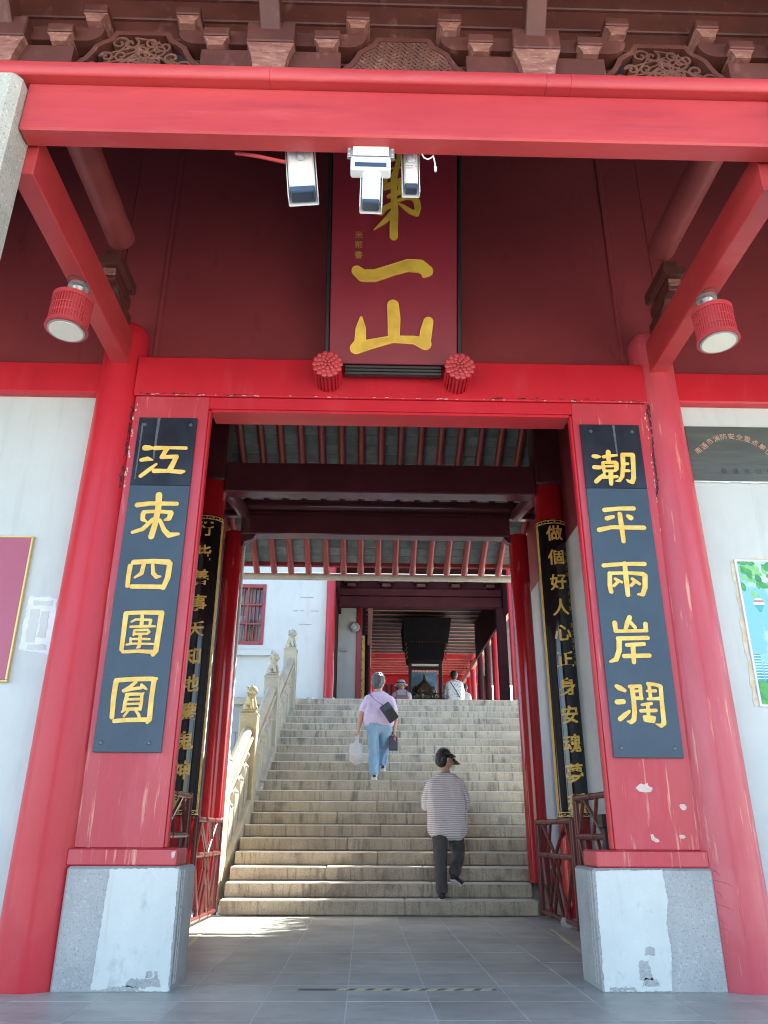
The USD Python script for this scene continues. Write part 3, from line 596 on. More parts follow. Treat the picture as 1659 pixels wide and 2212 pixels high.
# ================================================================ LETTERING
BIG = json.loads('''{"river":[[[-1574,3302,22],[-1549,3302,19],[-1515,3299,8]],[[-1590,3206,14],[-1549,3216,17],[-1512,3207,6]],[[-1580,3082,14],[-1528,3131,15],[-1483,3176,9]],[[-1504,3301,17],[-1394,3306,12],[-1291,3304,14]],[[-1423,3296,17],[-1451,3230,15]],[[-1451,3230,15],[-1350,3237,15]],[[-1347,3237,15],[-1383,3137,20]],[[-1491,3123,17],[-1389,3124,14],[-1305,3118,17],[-1284,3123,9]]],"east":[[[-1437,2941,22],[-1431,2851,21],[-1438,2727,19],[-1454,2636,20]],[[-1575,2864,18],[-1491,2877,16],[-1309,2877,15]],[[-1528,2803,16],[-1527,2761,15],[-1498,2743,7]],[[-1526,2814,13],[-1434,2820,12],[-1341,2813,15]],[[-1340,2806,18],[-1350,2767,16],[-1378,2757,7]],[[-1459,2758,15],[-1518,2688,15],[-1582,2665,12]],[[-1409,2755,12],[-1373,2683,16],[-1337,2647,19],[-1275,2657,10]]],"four":[[[-1548,2453,17],[-1421,2462,16],[-1320,2456,20]],[[-1567,2427,16],[-1570,2354,15],[-1568,2289,14]],[[-1308,2445,18],[-1312,2350,18],[-1334,2278,15]],[[-1540,2286,15],[-1345,2285,15]],[[-1480,2435,14],[-1487,2377,14],[-1528,2347,7]],[[-1421,2436,11],[-1411,2378,14],[-1387,2353,14],[-1360,2357,6]]],"around":[[[-1553,2102,16],[-1552,2002,15],[-1551,1871,14]],[[-1553,2107,13],[-1444,2112,13],[-1323,2112,15]],[[-1325,2107,18],[-1329,2005,17],[-1334,1864,17],[-1349,1841,15]],[[-1540,1855,11],[-1447,1860,11],[-1356,1857,13]],[[-1448,2103,10],[-1445,2060,12],[-1445,2027,12]],[[-1510,2050,7],[-1486,2065,8],[-1445,2065,8],[-1387,2063,8]],[[-1389,2061,10],[-1392,2030,8]],[[-1513,2017,8],[-1437,2021,9],[-1359,2022,8]],[[-1485,1995,8],[-1400,1998,8],[-1390,1985,9],[-1401,1972,8],[-1486,1971,8],[-1486,1991,8]],[[-1487,1961,5],[-1487,1975,7]],[[-1444,1966,11],[-1442,1910,11],[-1444,1889,11],[-1459,1879,3]],[[-1503,1937,7],[-1434,1939,8],[-1381,1938,7]],[[-1503,1942,8],[-1500,1916,8]],[[-1523,1901,7],[-1485,1908,7],[-1357,1907,7]]],"round":[[[-1558,1672,16],[-1560,1576,16],[-1554,1452,14]],[[-1558,1676,14],[-1449,1684,14],[-1342,1687,14],[-1308,1688,9]],[[-1323,1681,16],[-1327,1578,15],[-1324,1440,16],[-1335,1421,10]],[[-1536,1428,13],[-1462,1435,13],[-1330,1438,14]],[[-1434,1666,10],[-1466,1637,11],[-1505,1612,10]],[[-1503,1610,10],[-1451,1623,10],[-1398,1631,10]],[[-1398,1649,9],[-1381,1635,10],[-1363,1622,6]],[[-1479,1584,12],[-1485,1544,12],[-1487,1493,10],[-1497,1483,7]],[[-1482,1589,11],[-1427,1592,10],[-1384,1591,9]],[[-1388,1586,10],[-1385,1545,10],[-1389,1501,11]],[[-1377,1601,4],[-1384,1591,7]],[[-1467,1559,8],[-1398,1562,8]],[[-1474,1531,7],[-1395,1534,7]],[[-1479,1500,10],[-1391,1503,10]],[[-1460,1492,9],[-1482,1457,7]],[[-1414,1490,7],[-1394,1470,10],[-1387,1451,9]]],"tide":[[[1599,3288,14],[1619,3286,17],[1648,3285,6]],[[1595,3201,15],[1626,3200,17],[1640,3200,13]],[[1599,3090,16],[1629,3120,15],[1658,3142,13]],[[1708,3323,17],[1705,3272,17],[1705,3247,13]],[[1671,3284,13],[1710,3293,13],[1765,3298,9]],[[1661,3237,12],[1661,3192,13],[1665,3167,11]],[[1662,3239,11],[1752,3241,13]],[[1756,3233,16],[1754,3193,16],[1741,3176,11]],[[1670,3209,9],[1745,3213,9]],[[1666,3173,10],[1740,3175,10]],[[1710,3168,16],[1706,3119,16],[1702,3072,14]],[[1654,3123,12],[1706,3126,12],[1749,3130,12]],[[1663,3162,8],[1656,3123,8]],[[1809,3302,17],[1804,3219,16],[1787,3132,15],[1766,3100,12],[1738,3095,5]],[[1809,3303,15],[1880,3304,15]],[[1881,3300,17],[1876,3220,16],[1867,3121,17],[1854,3089,16],[1830,3094,11],[1814,3108,4]],[[1808,3231,11],[1839,3232,10]],[[1801,3177,11],[1840,3177,11]]],"level":[[[1633,2873,16],[1730,2885,14],[1838,2888,16]],[[1645,2811,17],[1689,2824,13]],[[1791,2831,12],[1810,2818,19]],[[1583,2725,17],[1669,2746,14],[1893,2745,16]],[[1737,2845,16],[1740,2739,17],[1741,2643,14]]],"both":[[[1587,2469,15],[1722,2482,13],[1864,2483,15]],[[1622,2414,15],[1613,2329,15],[1618,2287,15]],[[1618,2414,12],[1745,2419,11],[1848,2412,15]],[[1858,2401,17],[1847,2317,17],[1827,2271,15],[1794,2270,6]],[[1730,2485,15],[1728,2369,17],[1727,2266,15]],[[1655,2375,11],[1696,2353,9]],[[1675,2360,11],[1642,2329,11]],[[1769,2377,11],[1813,2343,11]],[[1786,2362,11],[1757,2331,11]]],"shore":[[[1720,2113,16],[1701,2076,16],[1686,2039,13]],[[1723,2079,12],[1748,2047,12]],[[1618,2075,16],[1619,2031,15]],[[1616,2020,11],[1822,2026,11]],[[1819,2069,16],[1818,2026,13]],[[1628,1973,14],[1823,1978,14]],[[1635,1966,17],[1627,1894,17],[1602,1837,16],[1562,1822,8]],[[1681,1930,13],[1793,1938,13]],[[1720,1930,16],[1714,1820,14]],[[1655,1858,14],[1819,1863,14]]],"wide":[[[1584,1667,12],[1603,1655,18],[1633,1640,12]],[[1578,1568,16],[1617,1571,16]],[[1585,1464,15],[1618,1489,15],[1649,1512,9]],[[1682,1660,15],[1683,1584,15],[1681,1509,15],[1671,1460,15],[1651,1445,13],[1629,1450,5]],[[1667,1665,11],[1735,1668,11]],[[1735,1668,12],[1733,1625,11],[1733,1590,11]],[[1689,1635,9],[1728,1638,8]],[[1697,1592,11],[1736,1592,11]],[[1786,1683,12],[1827,1679,11],[1864,1669,12]],[[1866,1664,13],[1861,1586,13],[1858,1486,15],[1857,1441,15],[1837,1424,12],[1805,1436,3]],[[1793,1679,11],[1793,1636,11],[1792,1593,11]],[[1775,1638,8],[1829,1639,10]],[[1774,1588,8],[1849,1592,11]],[[1733,1552,9],[1793,1560,10]],[[1769,1550,11],[1766,1490,11]],[[1721,1515,11],[1816,1518,11]],[[1739,1478,11],[1742,1458,11],[1792,1451,11],[1800,1473,11],[1739,1478,11]]],"number":[[[27,1767,16],[28,1658,18],[28,1622,17],[10,1533,19],[-8,1473,26],[-7,1314,23],[-2,1196,29],[-6,1078,31],[-6,1003,32]],[[-87,1499,17],[-72,1484,14]],[[-71,1452,14],[-78,1392,20],[-37,1415,15]],[[-78,1388,20],[-11,1409,22],[45,1446,22]],[[41,1442,17],[38,1371,15],[27,1355,10]],[[-48,1317,14],[-10,1330,18],[46,1347,7]],[[27,1287,12],[83,1312,15],[139,1313,22],[166,1278,25],[173,1231,25],[163,1184,22],[121,1198,19],[73,1233,16],[31,1260,7]],[[-17,1258,18],[-69,1226,20],[-106,1189,25],[-136,1208,14],[-138,1232,8]],[[-17,1183,25],[-75,1119,18],[-153,1053,3]],[[-39,1604,5],[10,1610,5]],[[-39,1538,5],[48,1554,5]],[[-112,1691,16],[156,1714,16]],[[-120,1800,16],[-142,1735,12]],[[-113,1784,12],[-33,1794,10]],[[91,1829,16],[65,1768,12]],[[95,1809,12],[182,1819,10]]],"one":[[[-277,726,39],[-232,690,46],[-141,692,47],[-21,736,44],[100,776,47],[190,772,50],[246,736,43],[221,699,16]]],"mountain":[[[-239,366,10],[-241,278,39],[-244,175,43],[-274,133,44]],[[-274,133,45],[-165,166,38],[-6,205,28],[153,202,32],[233,173,45]],[[-6,464,43],[2,365,47],[2,220,43]],[[255,344,37],[238,266,44],[228,173,43]]]}''')
